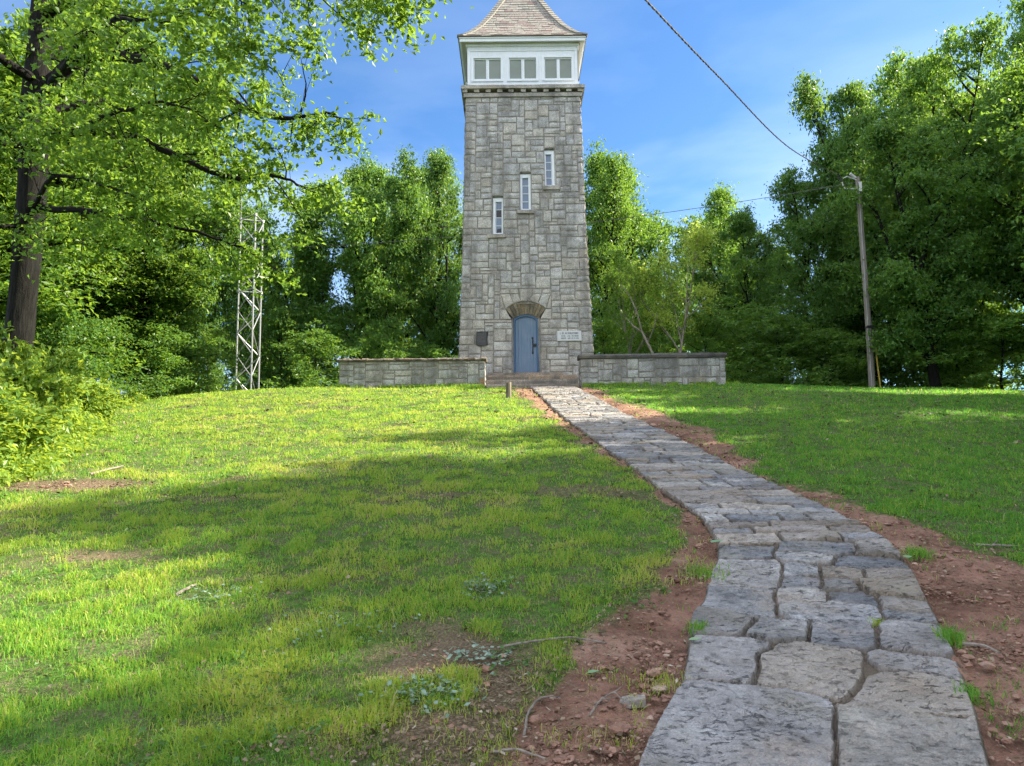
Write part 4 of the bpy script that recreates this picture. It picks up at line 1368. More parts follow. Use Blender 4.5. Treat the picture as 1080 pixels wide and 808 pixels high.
def litter():
    N = 150000
    x, y, r = fan(N, 1.9, 20, 1.8)
    d = dirt(x, y); po = path_out(x, y); f = fbm(x * 2.1, y * 2.1, 91, 3)
    p = (.22 + .78 * sstep(.08, .35, d) * (1 - .62 * sstep(.5, .95, d))) * sstep(.35, .62, f)
    p = np.where(po < 0, .006 * (po > -.3), p)
    k = (rng.random(N) < p * .8) & (y < 21)
    x, y, r = x[k], y[k], r[k]; n = len(x)
    s = rng.uniform(.005, .017, n) * np.maximum(1, r / 6); a = rng.uniform(0, 2 * np.pi, n)
    asp = rng.choice([.2, .45, .7], n, p=[.45, .3, .25])
    ux = np.stack([np.cos(a), np.sin(a), rng.normal(0, .3, n)], 1); vx = np.stack([-np.sin(a), np.cos(a), rng.normal(0, .4, n)], 1) * asp[:, None]
    c = np.stack([x, y, H(x, y) + .012 + rng.uniform(0, .018, n)], 1)
    up = np.array([0, 0, 1.]) * (s * rng.uniform(-.1, .35, n))[:, None]
    P = np.stack([c + ux * s[:, None], c + vx * s[:, None] + up, c - ux * s[:, None], c - vx * s[:, None] + up], 1)
    F = np.arange(n)[:, None] * 4 + np.array([[0, 1, 2, 3]])
    me = nmesh('leaf_litter', P.reshape(-1, 3), [F], {'tint': np.repeat(np.clip(rng.beta(2, 2.2, n), 0, 1), 4)})
    tag(link('leaf_litter', me, M['litter']), kind='stuff')



def weeds():
    N = 60000
    x, y, r = fan(N, 1.9, 16, 1.8)
    f = fbm(x * 2.4 + 7, y * 2.4, 97, 4); d = dirt(x, y); po = path_out(x, y)
    k = (rng.random(N) < sstep(.54, .68, f) * .8) & (po > .03) & (d < .75)
    x, y, r = x[k], y[k], r[k]; n = len(x)
    s = rng.uniform(.012, .034, n) * np.maximum(1, r / 7)
    Nn = rng.normal(0, .45, (n, 3)); Nn[:, 2] += 1; Nn /= np.linalg.norm(Nn, axis=1, keepdims=True)
    me = leaf_mesh('weeds', np.stack([x, y, H(x, y) + rng.uniform(.012, .045, n)], 1), Nn, s, np.clip(rng.normal(.35, .22, n), 0, 1), 1.35)
    tag(link('lawn_weeds', me, M['leaf_weed']), kind='stuff')


litter()

ICO_V = None


def ico():
    t = (1 + 5 ** .5) / 2
    V = np.array([[-1, t, 0], [1, t, 0], [-1, -t, 0], [1, -t, 0], [0, -1, t], [0, 1, t], [0, -1, -t], [0, 1, -t], [t, 0, -1], [t, 0, 1], [-t, 0, -1], [-t, 0, 1]], float) / 1.9
    F = np.array([[0, 11, 5], [0, 5, 1], [0, 1, 7], [0, 7, 10], [0, 10, 11], [1, 5, 9], [5, 11, 4], [11, 10, 2], [10, 7, 6], [7, 1, 8], [3, 9, 4], [3, 4, 2], [3, 2, 6], [3, 6, 8], [3, 8, 9], [4, 9, 5], [2, 4, 11], [6, 2, 10], [8, 6, 7], [9, 8, 1]])
    return V, F


def clods():
    N = 240000
    x, y, r = fan(N, 1.9, 13, 1.8)
    d = dirt(x, y); po = path_out(x, y); f = fbm(x * 2.6 + 5, y * 2.6, 95, 3)
    k = (rng.random(N) < sstep(.45, .9, d) * (.15 + .85 * sstep(.38, .62, f)) * .5) & (po > .01)
    x, y, r, f = x[k], y[k], r[k], f[k]; n = len(x)
    V, F = ico()
    s = np.clip(rng.lognormal(-5.15, .62, n), .0025, .04) * np.maximum(1, r / 8)
    sc = np.stack([s * rng.uniform(.8, 1.5, n), s * rng.uniform(.7, 1.2, n), s * rng.uniform(.35, .75, n)], 1)
    a = rng.uniform(0, 2 * np.pi, n)
    P = V[None] * (1 + rng.uniform(-.22, .22, (n, 12, 1))) * sc[:, None, :]
    X_ = P[..., 0] * np.cos(a)[:, None] - P[..., 1] * np.sin(a)[:, None]; Y_ = P[..., 0] * np.sin(a)[:, None] + P[..., 1] * np.cos(a)[:, None]
    z = H(x, y) + ((fbm(x * 4.5, y * 4.5, 61, 4) - .5) * .055 + (fbm(x * 14, y * 14, 66, 3) - .5) * .03) * (.25 + .75 * dirt(x, y))
    P = np.stack([X_ + x[:, None], Y_ + y[:, None], P[..., 2] + (z + s * .15)[:, None]], -1)
    Fa = (np.arange(n)[:, None, None] * 12 + F[None]).reshape(-1, 3)
    me = nmesh('clay_gravel', P.reshape(-1, 3), [Fa], {'tint': np.repeat(np.clip(rng.beta(2.2, 2.6, n) + .0, 0, 1), 12)})
    tag(link('clay_gravel', me, M['pebble']), kind='stuff')


clods()


def gz_at(u, v, dz=0.0):
    g = ground(u, v)
    return np.array([g[0], g[1], float(H(g[0], g[1])) + dz])


# silvery clover patches (things one could point at)
def clover(u, v, sx, sy, n, lab):
    c = gz_at(u, v)
    k = rng.normal(0, 1, (n, 2)); x = k[:, 0] * sx * .5; y = k[:, 1] * sy * .5
    z = H(c[0] + x, c[1] + y) - c[2] + rng.uniform(.012, .05, n)
    s = rng.uniform(.008, .017, n); a = rng.uniform(0, 2 * np.pi, n)
    ux = np.stack([np.cos(a), np.sin(a), rng.normal(0, .3, n)], 1) * s[:, None]; vx = np.stack([-np.sin(a), np.cos(a), rng.normal(0, .3, n)], 1) * s[:, None] * .8
    cc = np.stack([x, y, z], 1)
    P = np.stack([cc + ux, cc + vx + .5 * ux, cc - vx * .9 - .4 * ux + 0, cc - ux, cc - vx + .3 * ux], 1)
    P = np.stack([cc - ux, cc + vx - .1 * ux, cc + ux, cc - vx - .1 * ux], 1)
    F = np.arange(n)[:, None] * 4 + np.array([[0, 1, 2, 3]])
    me = nmesh('clover', P.reshape(-1, 3), [F], {'tint': np.repeat(rng.random(n), 4)})
    o = link('clover_patch', me, M['leaf_silver']); o.location = c
    tag(o, lab, 'ground plant', 'silvery clover patches in the lawn')


clover(510, 624, .20, .18, 130, 'silvery clover patch in grass, upper of the three nearest the path')
clover(505, 700, .16, .13, 130, 'small silvery clover patch at the edge of the bare clay')
clover(443, 735, .19, .16, 170, 'silvery clover patch lowest in the photo, among dry leaves')
clover(222, 633, .26, .16, 90, 'pale clover patch far out in the lawn on the left')
clover(350, 665, .42, .28, 90, 'loose scattered clover patch in the middle of the lawn')


def twig(pts, r, lab, side=()):
    P = np.array([gz_at(u, v, dz) for u, v, dz in pts]); c = P[0].copy()
    t = np.linspace(0, len(P) - 1, 5 * len(P)); Q = np.stack([np.interp(t, range(len(P)), P[:, k]) for k in range(3)], 1)
    for _ in range(2): Q[1:-1] = (Q[:-2] + 2 * Q[1:-1] + Q[2:]) / 4
    Q += rng.normal(0, .0012, Q.shape)
    b = MB(); b.tube(Q - c, np.linspace(r, r * .55, len(Q)), 6)
    for (f, dv) in side:
        p = Q[int(f * (len(Q) - 1))] - c; b.tube([p, p + np.array(dv) * .5, p + np.array(dv) + [0, 0, .01]], [r * .6, r * .5, r * .3], 5)
    o = b.build('twig', M['twig']); o.location = c
    tag(o, lab, 'twig', 'dry twigs on the ground')


twig([(553, 783, .015), (556, 765, .02), (566, 752, .03), (580, 745, .025), (592, 743, .012)], .006, 'curved grey twig lying on the red clay left of the path')
twig([(622, 760, .012), (634, 750, .03), (648, 744, .04), (660, 748, .015)], .005, 'forked dark twig on clay beside the flat stone chip', [(.4, (.05, -.05, .01)), (.6, (.07, .04, .02))])
twig([(519, 797, .01), (545, 800, .02), (575, 806, .01)], .007, 'thick dark twig at the bottom edge of the photo')
twig([(525, 692, .02), (560, 685, .03), (600, 680, .03), (640, 684, .02)], .008, 'long pale root-like twig along the edge of the grass')
twig([(1012, 684, .02), (1040, 688, .03), (1055, 692, .012)], .009, 'pale twig on clay right of the path')
twig([(1030, 577, .015), (1058, 580, .02), (1078, 578, .01)], .009, 'grey twig at the grass edge right of the path', [(.3, (.1, .08, .02))])
twig([(185, 630, .01), (200, 625, .02), (207, 620, .02)], .012, 'stubby grey stick lying in the lawn')
twig([(95, 502, .02), (115, 498, .03), (130, 494, .02)], .016, 'grey stick at the edge of the undergrowth')

chip = MB(); c = gz_at(667, 741)
V = np.array([[-.085, -.03, 0], [-.02, -.065, 0], [.075, -.04, 0], [.085, .02, 0], [.01, .065, 0], [-.06, .04, 0]]) * .75
up_ = V * .93 + [0, 0, .012]; up_[:, 2] += V[:, 0] * .1
chip.add(np.vstack([V - [0, 0, .02], up_]), [[i, (i + 1) % 6, 6 + (i + 1) % 6, 6 + i] for i in range(6)], .8); chip.add(up_, [[0, 1, 2, 3, 4, 5]], .8)
o = chip.build('stone_chip', M['step_stone']); o.location = c
tag(o, 'flat grey stone chip lying on the red clay left of the path', 'stone')

M['leaf_fallen'] = leaf_mat('fallen green leaf', (0.16, 0.30, 0.13), (0.30, 0.45, 0.24), (0.2, 0.3, 0.1), 0.2)


def fallen(u, v, s, a, lab, dz=.03):
    c = gz_at(u, v, dz)
    t = np.linspace(0, 1, 9); w = np.sin(np.pi * t ** .8) * .38
    L_ = np.stack([t - .5, w, .12 * t + .10 * w], 1); R_ = np.stack([t - .5, -w, .12 * t + .12 * w], 1); Cc = np.stack([t - .5, 0 * t, .12 * t], 1)
    V = np.vstack([L_, Cc, R_]) * s
    V = np.stack([V[:, 0] * math.cos(a) - V[:, 1] * math.sin(a), V[:, 0] * math.sin(a) + V[:, 1] * math.cos(a), V[:, 2]], 1)
    F = [[i, i + 1, 9 + i + 1, 9 + i] for i in range(8)] + [[9 + i, 9 + i + 1, 18 + i + 1, 18 + i] for i in range(8)]
    me = nmesh('fallen_leaf', V, [np.array(F)], {'tint': np.full(27, .8)})
    o = link('fallen_leaf', me, M['leaf_fallen']); o.location = c
    tag(o, lab, 'leaf', 'fallen green leaves')


fallen(626, 717, .062, .2, 'pale green fallen leaf on the red clay left of the path')
fallen(734, 687, .07, .1, 'pale green fallen leaf on the left edge of the path', .05)
fallen(757, 581, .12, .5, 'dark green fallen leaf at the path edge farther up', .05)
fallen(957, 593, .08, 1.3, 'whitish fallen leaf on clay right of the path')

# grass tufts and moss growing at the path edge
def tuft(u, v, rad_, n, hgt, lab, tint=.3):
    c = gz_at(u, v)
    x = rng.normal(0, rad_ * .5, n); y = rng.normal(0, rad_ * .5, n)
    me = blades('tuft', x, y, None, hgt * rng.uniform(.5, 1.2, n), .0045 * rng.uniform(.7, 1.3, n), np.clip(rng.normal(tint, .12, n), 0, .85), .5, z=H(c[0] + x, c[1] + y) - c[2])
    o = link('grass_tuft', me, M['blade']); o.location = c
    tag(o, lab, 'grass tuft', 'grass tufts beside the path')


tuft(969, 588, .10, 240, .075, 'lone grass tuft on bare clay right of the path, farthest up', .35)
tuft(1004, 680, .07, 180, .09, 'grass tuft at the right edge of the path')
tuft(1024, 740, .07, 120, .06, 'small low weed tuft at the lower right path edge')
tuft(737, 672, .06, 160, .075, 'grass tuft rooted on the left edge of the path')
tuft(742, 607, .16, 260, .06, 'spread of thin grass on clay left of the path', .4)
tuft(700, 722, .14, 130, .045, 'scruffy brownish tuft beside the biggest flagstone', .8)
tuft(925, 662, .05, 160, .03, 'yellow green moss tuft in a joint of the path', .7)

# ================================================================== TREES
UP = np.array([0, 0, 1.])


def unit(v): return v / (np.linalg.norm(v) + 1e-9)


def limb_path(R, p, d, length, n, up, wob):
    pts = [p]; step = length / n
    for k in range(n):
        d = unit(d + UP * up / n + R.normal(0, wob, 3)); p = p + d * step; pts.append(p)
    return np.array(pts)


def leaf_mesh(name, C, Nn, S, tint, shape=1.9, R=rng):
    """pointed folded leaves: C centres, Nn normals, S lengths"""
    n = len(C)
    a = R.normal(0, 1, (n, 3)); ax = np.cross(Nn, a); ax /= np.linalg.norm(ax, axis=1, keepdims=True) + 1e-9
    bx = np.cross(Nn, ax)
    L = S[:, None] * .5; W = L / shape
    fold = Nn * (W * .35)
    P = np.stack([C - ax * L, C + bx * W + fold - ax * L * .1, C + ax * L - Nn * L * .25, C - bx * W + fold - ax * L * .1], 1)
    F = np.arange(n)[:, None] * 4 + np.array([[0, 1, 2, 3]])
    return nmesh(name, P.reshape(-1, 3), [F], {'tint': np.repeat(tint, 4)})


def sprays(R, tips, per, rad_, flat, size, up_bias):
    """leaves in layered sprays round the tip points"""
    T = np.repeat(tips, per, 0); n = len(T)
    g = R.normal(0, 1, (n, 3)); g *= (np.minimum(1.6, np.abs(R.normal(0, .75, n))) / (np.linalg.norm(g, axis=1) + 1e-9))[:, None]
    g[:, 2] *= flat
    C = T + g * rad_
    C[:, 2] -= .22 * (g[:, 0] ** 2 + g[:, 1] ** 2) * rad_      # sprays droop at their rim
    Nn = R.normal(0, .62, (n, 3)); Nn[:, 2] += up_bias; Nn[:, :2] += g[:, :2] * .35
    Nn /= np.linalg.norm(Nn, axis=1, keepdims=True)
    S = size * R.uniform(.65, 1.3, n)
    tb = np.repeat(R.normal(.5, .20, len(tips)), per) + R.normal(0, .16, n)
    return C, Nn, S, np.clip(tb, 0, 1)


def make_tree(seed, Ht, Rad, first, trunk_r, nb, per, leaf, flat=.42, spray=.62, up=.35, asc=.5, prof=None, bare=.25, twigs=3, leaders=0, splay=.55, dens=1.0):
    """returns trunk mesh and crown mesh data"""
    R = np.random.default_rng(seed)
    tb = MB(); tips = []
    tp = limb_path(R, np.array([0, 0, -.3]), UP + R.normal(0, .03, 3), Ht * .93, 12, .2, .035)
    tp[0, :2] = 0
    tr = trunk_r * (1 - .9 * np.linspace(0, 1, len(tp)) ** 1.1); tr[0] *= 1.35
    tb.tube(tp, tr, 9)
    axes = [(tp, tr, None)]
    for q in range(leaders):
        f = R.uniform(.28, .52) * (len(tp) - 1); i = int(f); p = tp[i] + (tp[i + 1] - tp[i]) * (f - i)
        a0 = 6.28 * q / leaders + R.uniform(-.5, .5)
        lp = limb_path(R, p, unit(np.array([math.cos(a0) * splay, math.sin(a0) * splay, .8])), (Ht * R.uniform(.66, .93) - p[2]) * 1.08, 9, .35, .05)
        lr = trunk_r * .55 * (1 - .88 * np.linspace(0, 1, len(lp)))
        tb.tube(lp, lr, 7, cap=False); axes.append((lp, lr, a0))
    prof = prof or (lambda t: (math.sin(math.pi * min(1, (t * .86 + .13))) ** .7) * (1 - .25 * t))
    az = R.uniform(0, 6.28)
    for k in range(nb):
        t = (k + R.uniform(.1, .9)) / nb
        z = Ht * .93 * (first + (1 - first) * t)
        ok = [a_ for a_ in axes if a_[0][0, 2] < z < a_[0][-1, 2]] or [axes[0]]
        ap, ar, aa = ok[R.integers(len(ok))]
        i = int(np.clip(np.searchsorted(ap[:, 2], z) - 1, 0, len(ap) - 2)); f = np.clip((z - ap[i, 2]) / (ap[i + 1, 2] - ap[i, 2] + 1e-6), 0, 1)
        p = ap[i] * (1 - f) + ap[i + 1] * f
        az = az + 2.4 + R.normal(0, .35)
        a1 = az if aa is None else aa + R.normal(0, 1.0)
        ln = Rad * prof(t) * R.choice([.55, .85, 1.0, 1.22]) * (1 if aa is None else .80) * R.uniform(.85, 1.1)
        if ln < .35: ln = .35
        d = unit(np.array([math.cos(a1), math.sin(a1), (asc - .25 + .9 * t) * R.uniform(.5, 1.4)]))
        bp = limb_path(R, p, d, ln, 6, up * R.uniform(-.2, 1.2), .10)
        r0 = max(.02, min(trunk_r * .42, .035 * ln + .012)) * (1 - .4 * t)
        tb.tube(bp, r0 * (1 - .85 * np.linspace(0, 1, 7)), 5, cap=False)
        m_ = max(2, int(round(ln * 2.1 * dens)))
        for q in range(m_):
            s = bare + (1 - bare) * (q + R.random()) / m_
            f2 = s * 6; i2 = min(int(f2), 5); f2 -= i2
            pp = bp[i2] * (1 - f2) + bp[i2 + 1] * f2
            sl = ln * R.uniform(.16, .36) * (1.15 - .4 * s) + .18
            dd = unit(unit(bp[i2 + 1] - bp[i2]) * .6 + R.normal(0, .62, 3) + UP * .12)
            sp = limb_path(R, pp, dd, sl, 3, .2, .16)
            tb.tube(sp, r0 * .34 * (1 - .8 * np.linspace(0, 1, 4)), 4, cap=False)
            for _ in range(twigs): tips.append(sp[R.integers(1, 4)] + R.normal(0, .10 + .05 * Rad, 3) * [1, 1, .55])
        tips.append(bp[-1])
    for ap, ar, aa in axes: tips.append(ap[-1]); tips.append(ap[-1] + [0, 0, .25]); tips.append(ap[-2])
    tips = np.array(tips)
    tips = tips[tips[:, 2] > .15]
    C, Nn, S, ti = sprays(R, tips, per, spray, flat, leaf, .75)
    return tb, (C, Nn, S, ti)


PROTO = {}; EXT = {}


def proto(key, **kw):
    tb, L = make_tree(**kw)
    V = np.vstack(tb.V)
    tme = nmesh(key + '_trunk', V, [np.vstack([f for f in tb.F if f.shape[1] == 4])], {'rnd': np.zeros(len(V))}, smooth=True)
    EXT[key] = (float(np.percentile(L[0][:, 2], 99.6)), float(np.percentile(np.hypot(L[0][:, 0], L[0][:, 1]), 93)))
    PROTO[key] = (tme, leaf_mesh(key + '_crown', *L))


tall = lambda t: (math.sin(math.pi * min(1, t * .80 + .20)) ** .6) * (1 - .15 * t)
proto('maple', seed=1, leaders=3, Ht=14, Rad=4.4, first=.10, trunk_r=.26, nb=74, per=46, leaf=.19, spray=.70, flat=.38, twigs=4)
proto('oak', seed=2, leaders=4, Ht=15, Rad=3.9, first=.14, trunk_r=.30, nb=70, per=46, leaf=.19, spray=.72, flat=.45, twigs=4, prof=tall)
proto('ash', seed=3, leaders=3, Ht=15, Rad=3.2, first=.20, trunk_r=.20, nb=62, per=42, leaf=.18, spray=.68, flat=.5, asc=.8, up=.6, prof=tall)
proto('slender', seed=4, leaders=3, splay=.8, Ht=15, Rad=2.6, first=.18, trunk_r=.15, nb=46, per=36, leaf=.165, spray=.60, flat=.5, asc=.9, up=.7)
proto('sapling', seed=5, Ht=5.5, Rad=2.3, first=.06, trunk_r=.06, nb=26, per=34, leaf=.15, spray=.45, flat=.35, asc=.35, twigs=3)
proto('birch', seed=6, leaders=3, splay=.45, Ht=8, Rad=2.5, first=.38, trunk_r=.085, nb=22, per=36, leaf=.13, spray=.52, flat=.7, asc=.85, up=.8, twigs=3, bare=.4)
proto('bush', seed=8, Ht=2.0, Rad=1.35, first=.03, trunk_r=.03, nb=20, per=34, leaf=.15, spray=.32, flat=.5, asc=.6, twigs=3, bare=.2)
for k, mt in (('maple', 'leaf'), ('oak', 'leaf'), ('ash', 'leaf'), ('slender', 'leaf'), ('sapling', 'leaf'), ('birch', 'leaf_pale'), ('bush', 'leaf_shrub')):
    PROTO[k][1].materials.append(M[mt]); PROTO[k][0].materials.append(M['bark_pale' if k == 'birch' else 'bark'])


def tree(name, key, x, y, ht, width, lab, group, rot=None, mat=None, cat='tree', sink=.15):
    base_h, base_r = EXT[key]
    r = thing(name, lab, cat, (x, y, float(H(x, y)) - sink), group)
    r.scale = (width / base_r, width / base_r, ht / base_h); r.rotation_euler = (0, 0, rng.uniform(0, 6.28) if rot is None else rot)
    o = link('trunk' if cat == 'tree' else 'stem', PROTO[key][0], None, r)
    c = link('crown' if cat == 'tree' else 'foliage', PROTO[key][1], None, r)
    if mat:
        c.material_slots[0].link = 'OBJECT'; c.material_slots[0].material = M[mat]
    return r


def tree_at(name, key, u, y, vtop, width, lab, group, **kw):
    """tree whose top reaches photo row vtop when it stands at distance y in column u"""
    p = at(u, vtop, y); g0 = float(H(p[0], y)) - .15
    return tree(name, key, p[0], y, p[2] - g0, width, lab, group, **kw)


M['leaf_weed'] = leaf_mat('low weed leaf', (0.06, 0.15, 0.035), (0.15, 0.28, 0.07), (0.3, 0.45, 0.06), 0.3)
weeds()
G1 = 'trees behind the lawn left of the tower'
for a in (
    ('tree', 'oak', 388, 37, 166, 3.2, 'tall dark green tree left of the tower, with the widest crown behind the wall'),
    ('tree', 'oak', 470, 39, 172, 2.8, 'tall dark tree touching the left edge of the stone tower'),
    ('tree', 'maple', 428, 46, 195, 3.6, 'tree standing in the gap between the two tall trees left of the tower'),
    ('tree', 'oak', 322, 39, 208, 3.2, 'dark tree directly right of the lattice mast'),
    ('tree', 'maple', 282, 44, 225, 3.6, 'dark tree half hidden behind the lattice mast'),
    ('tree', 'maple', 196, 34, 165, 2.7, 'sunlit rounded tree left of the lattice mast'),
    ('tree', 'slender', 520, 45, 200, 2.6, 'slim tree mostly hidden behind the tower'),
): tree_at(*a, group=G1)
for a in (('sapling', 'sapling', 400, 34, 350, 1.6, 'low leafy sapling behind the middle of the left wall', None),
          ('sapling', 'sapling', 455, 35, 362, 1.6, 'low dark sapling behind the right end of the left wall', None),
          ('sapling', 'sapling', 335, 31.5, 345, 1.9, 'low dark sapling just left of the left wall', None),
          ('sapling', 'sapling', 300, 36, 322, 2.2, 'low dark sapling between the mast and the left wall', None)):
    tree_at(*a[:7], group='saplings behind the low walls', mat=a[7])

G2 = 'trees behind the lawn right of the tower'
for a in (
    ('tree', 'ash', 646, 38, 168, 2.3, 'tallest loose green tree, rising beside the right edge of the tower', 'leaf'),
    ('tree', 'ash', 680, 41, 176, 2.9, 'loose green tree just right of the tallest one by the tower', 'leaf'),
    ('tree', 'ash', 737, 43, 200, 2.7, 'loose green tree with a feathery top above the right wall', 'leaf'),
    ('tree', 'birch', 706, 29.5, 232, 2.1, 'small yellow green tree with a pale forked trunk behind the right wall', 'leaf_pale'),
    ('tree', 'birch', 668, 31, 262, 1.7, 'smaller pale leaning tree between the tower and the forked pale tree', 'leaf_sun'),
    ('tree', 'maple', 690, 50, 240, 3.8, 'loose green tree far behind the pale forked tree', 'leaf'),
    ('tree', 'ash', 775, 46, 262, 3.0, 'loose tree with sky showing through, right of the right wall', 'leaf'),
    ('tree', 'oak', 800, 37, 226, 2.6, 'dark tree at the lowest notch of the right hand tree line', 'leaf'),
): tree_at(*a[:7], group=G2, mat=a[7])
for a in ((640, 33, 335, 2.0, 'low leafy sapling beside the tower behind the right wall'),
          (690, 35, 318, 2.0, 'low leafy sapling behind the middle of the right wall'),
          (745, 32, 322, 2.1, 'low dark sapling behind the right end of the right wall')):
    tree_at('sapling', 'sapling', *a, group='saplings behind the low walls')

G3 = 'dark trees along the right edge of the lawn'
for a in (
    ('maple', 862, 31, 190, 2.2, 'dark rounded tree above and left of the utility pole'),
    ('maple', 905, 31, 84, 2.6, 'tall dark tree rising right behind the utility pole'),
    ('oak', 955, 33, 78, 2.6, 'tall tree with a sunlit top between two darker crowns'),
    ('oak', 968, 25.5, 118, 3.0, 'dark tree with a thick black trunk right of the utility pole'),
    ('maple', 1003, 29, 62, 3.0, 'big dark tree with a layered crown near the right side'),
    ('ash', 1066, 36, -30, 2.7, 'tallest airy tree at the top right corner'),
    ('maple', 1078, 25, 62, 3.0, 'dark leafy tree nearest the right edge of the photo'),
    ('oak', 884, 38, 126, 2.6, 'dark tree filling the space between the pole and the crowns behind it'), ('maple', 985, 37, 75, 3.4, 'tree deep in the wood behind the layered crown'),
    ('oak', 1130, 26, -40, 3.8, 'tall dark tree cut by the right edge of the photo'),
): tree_at('tree', *a, group=G3, mat='leaf_sun' if 'sunlit' in a[5] else None)
for a in ((822, 30, 330, 2.2, 'low dark sapling left of the utility pole'), (872, 29, 345, 2.0, 'low dark sapling just behind the utility pole'),
          (935, 31, 338, 2.2, 'low dark sapling right of the utility pole'), (1005, 28.5, 325, 2.2, 'low spreading sapling right of the thick black trunk'),
          (1050, 25, 330, 2.3, 'low spreading sapling at the right end of the lawn'), (790, 32, 318, 2.2, 'low sapling at the left end of the dark trees'),
          (965, 30, 300, 2.4, 'sapling behind the thick black trunk'), (900, 34, 330, 2.6, 'broad sapling in the dark gap between the pole and the thick black trunk'), (1035, 30, 318, 2.6, 'broad sapling filling the gap at the right end of the lawn'), (845, 36, 330, 2.6, 'broad sapling deep among the dark trees left of the pole')):
    tree_at('sapling', 'sapling', *a, group='saplings under the dark right hand trees')
# shade trees on the right, outside the frame: they cast the shade on the lawn
for k, (x, y, h_, w_, key) in enumerate(((16.5, 18, 10.5, 3.4, 'maple'), (15.5, 11.5, 13, 3.8, 'oak'), (15.5, 5.0, 14.7, 4.2, 'maple'), (18, 8.6, 14.6, 2.8, 'oak'), (14.5, -2, 15, 4.2, 'oak'), (21, 13, 15, 4.2, 'oak'), (20.5, 7, 15, 4.2, 'maple'), (20.5, .5, 15.5, 4.2, 'maple'), (13, -9, 13, 4.2, 'maple'), (20, -6, 15, 4.2, 'oak'))):
    tree('tree', key, x, y, h_, w_, 'shade tree in the row right of the lawn, beyond the edge of the photo', 'shade trees beyond the right edge of the photo')

G4 = 'sunlit trees on the left'
for a in (
    ('maple', 150, 22, 205, 2.4, 'sunlit spreading tree with low branches at the left edge of the lawn', 'leaf_sun'),
    ('oak', 95, 26, 20, 3.6, 'tall sunlit tree behind the big dark trunk', 'leaf_sun'),
    ('maple', 20, 22, 30, 3.8, 'leafy tree at the left edge behind the big trunk', 'leaf_sun'),
    ('oak', 165, 33, 60, 3.8, 'tall green tree behind the sunlit spreading tree', 'leaf'),
    ('maple', -40, 17, 60, 3.6, 'leafy tree cut by the left edge of the photo', 'leaf_sun'),
    ('ash', 120, 40, 40, 4.2, 'far green tree between the big trunk and the mast', 'leaf'),
): tree_at('tree', *a[:6], group=G4, mat=a[6])
for a in ((190, 25, 318, 1.7, 'leafy sapling at the lawn edge left of the lattice mast', 'leaf_sun'), (158, 21, 335, 1.4, 'low leafy sapling under the sunlit spreading tree', 'leaf'),
          (105, 18.5, 335, 1.3, 'leafy sapling behind the undergrowth', 'leaf'), (222, 30, 340, 1.2, 'dark sapling close to the foot of the mast', None),
          (60, 16.5, 318, 1.3, 'sapling right behind the big dark trunk', 'leaf')):
    tree_at('sapling', 'sapling', *a[:5], group='saplings along the left edge of the lawn', mat=a[5])

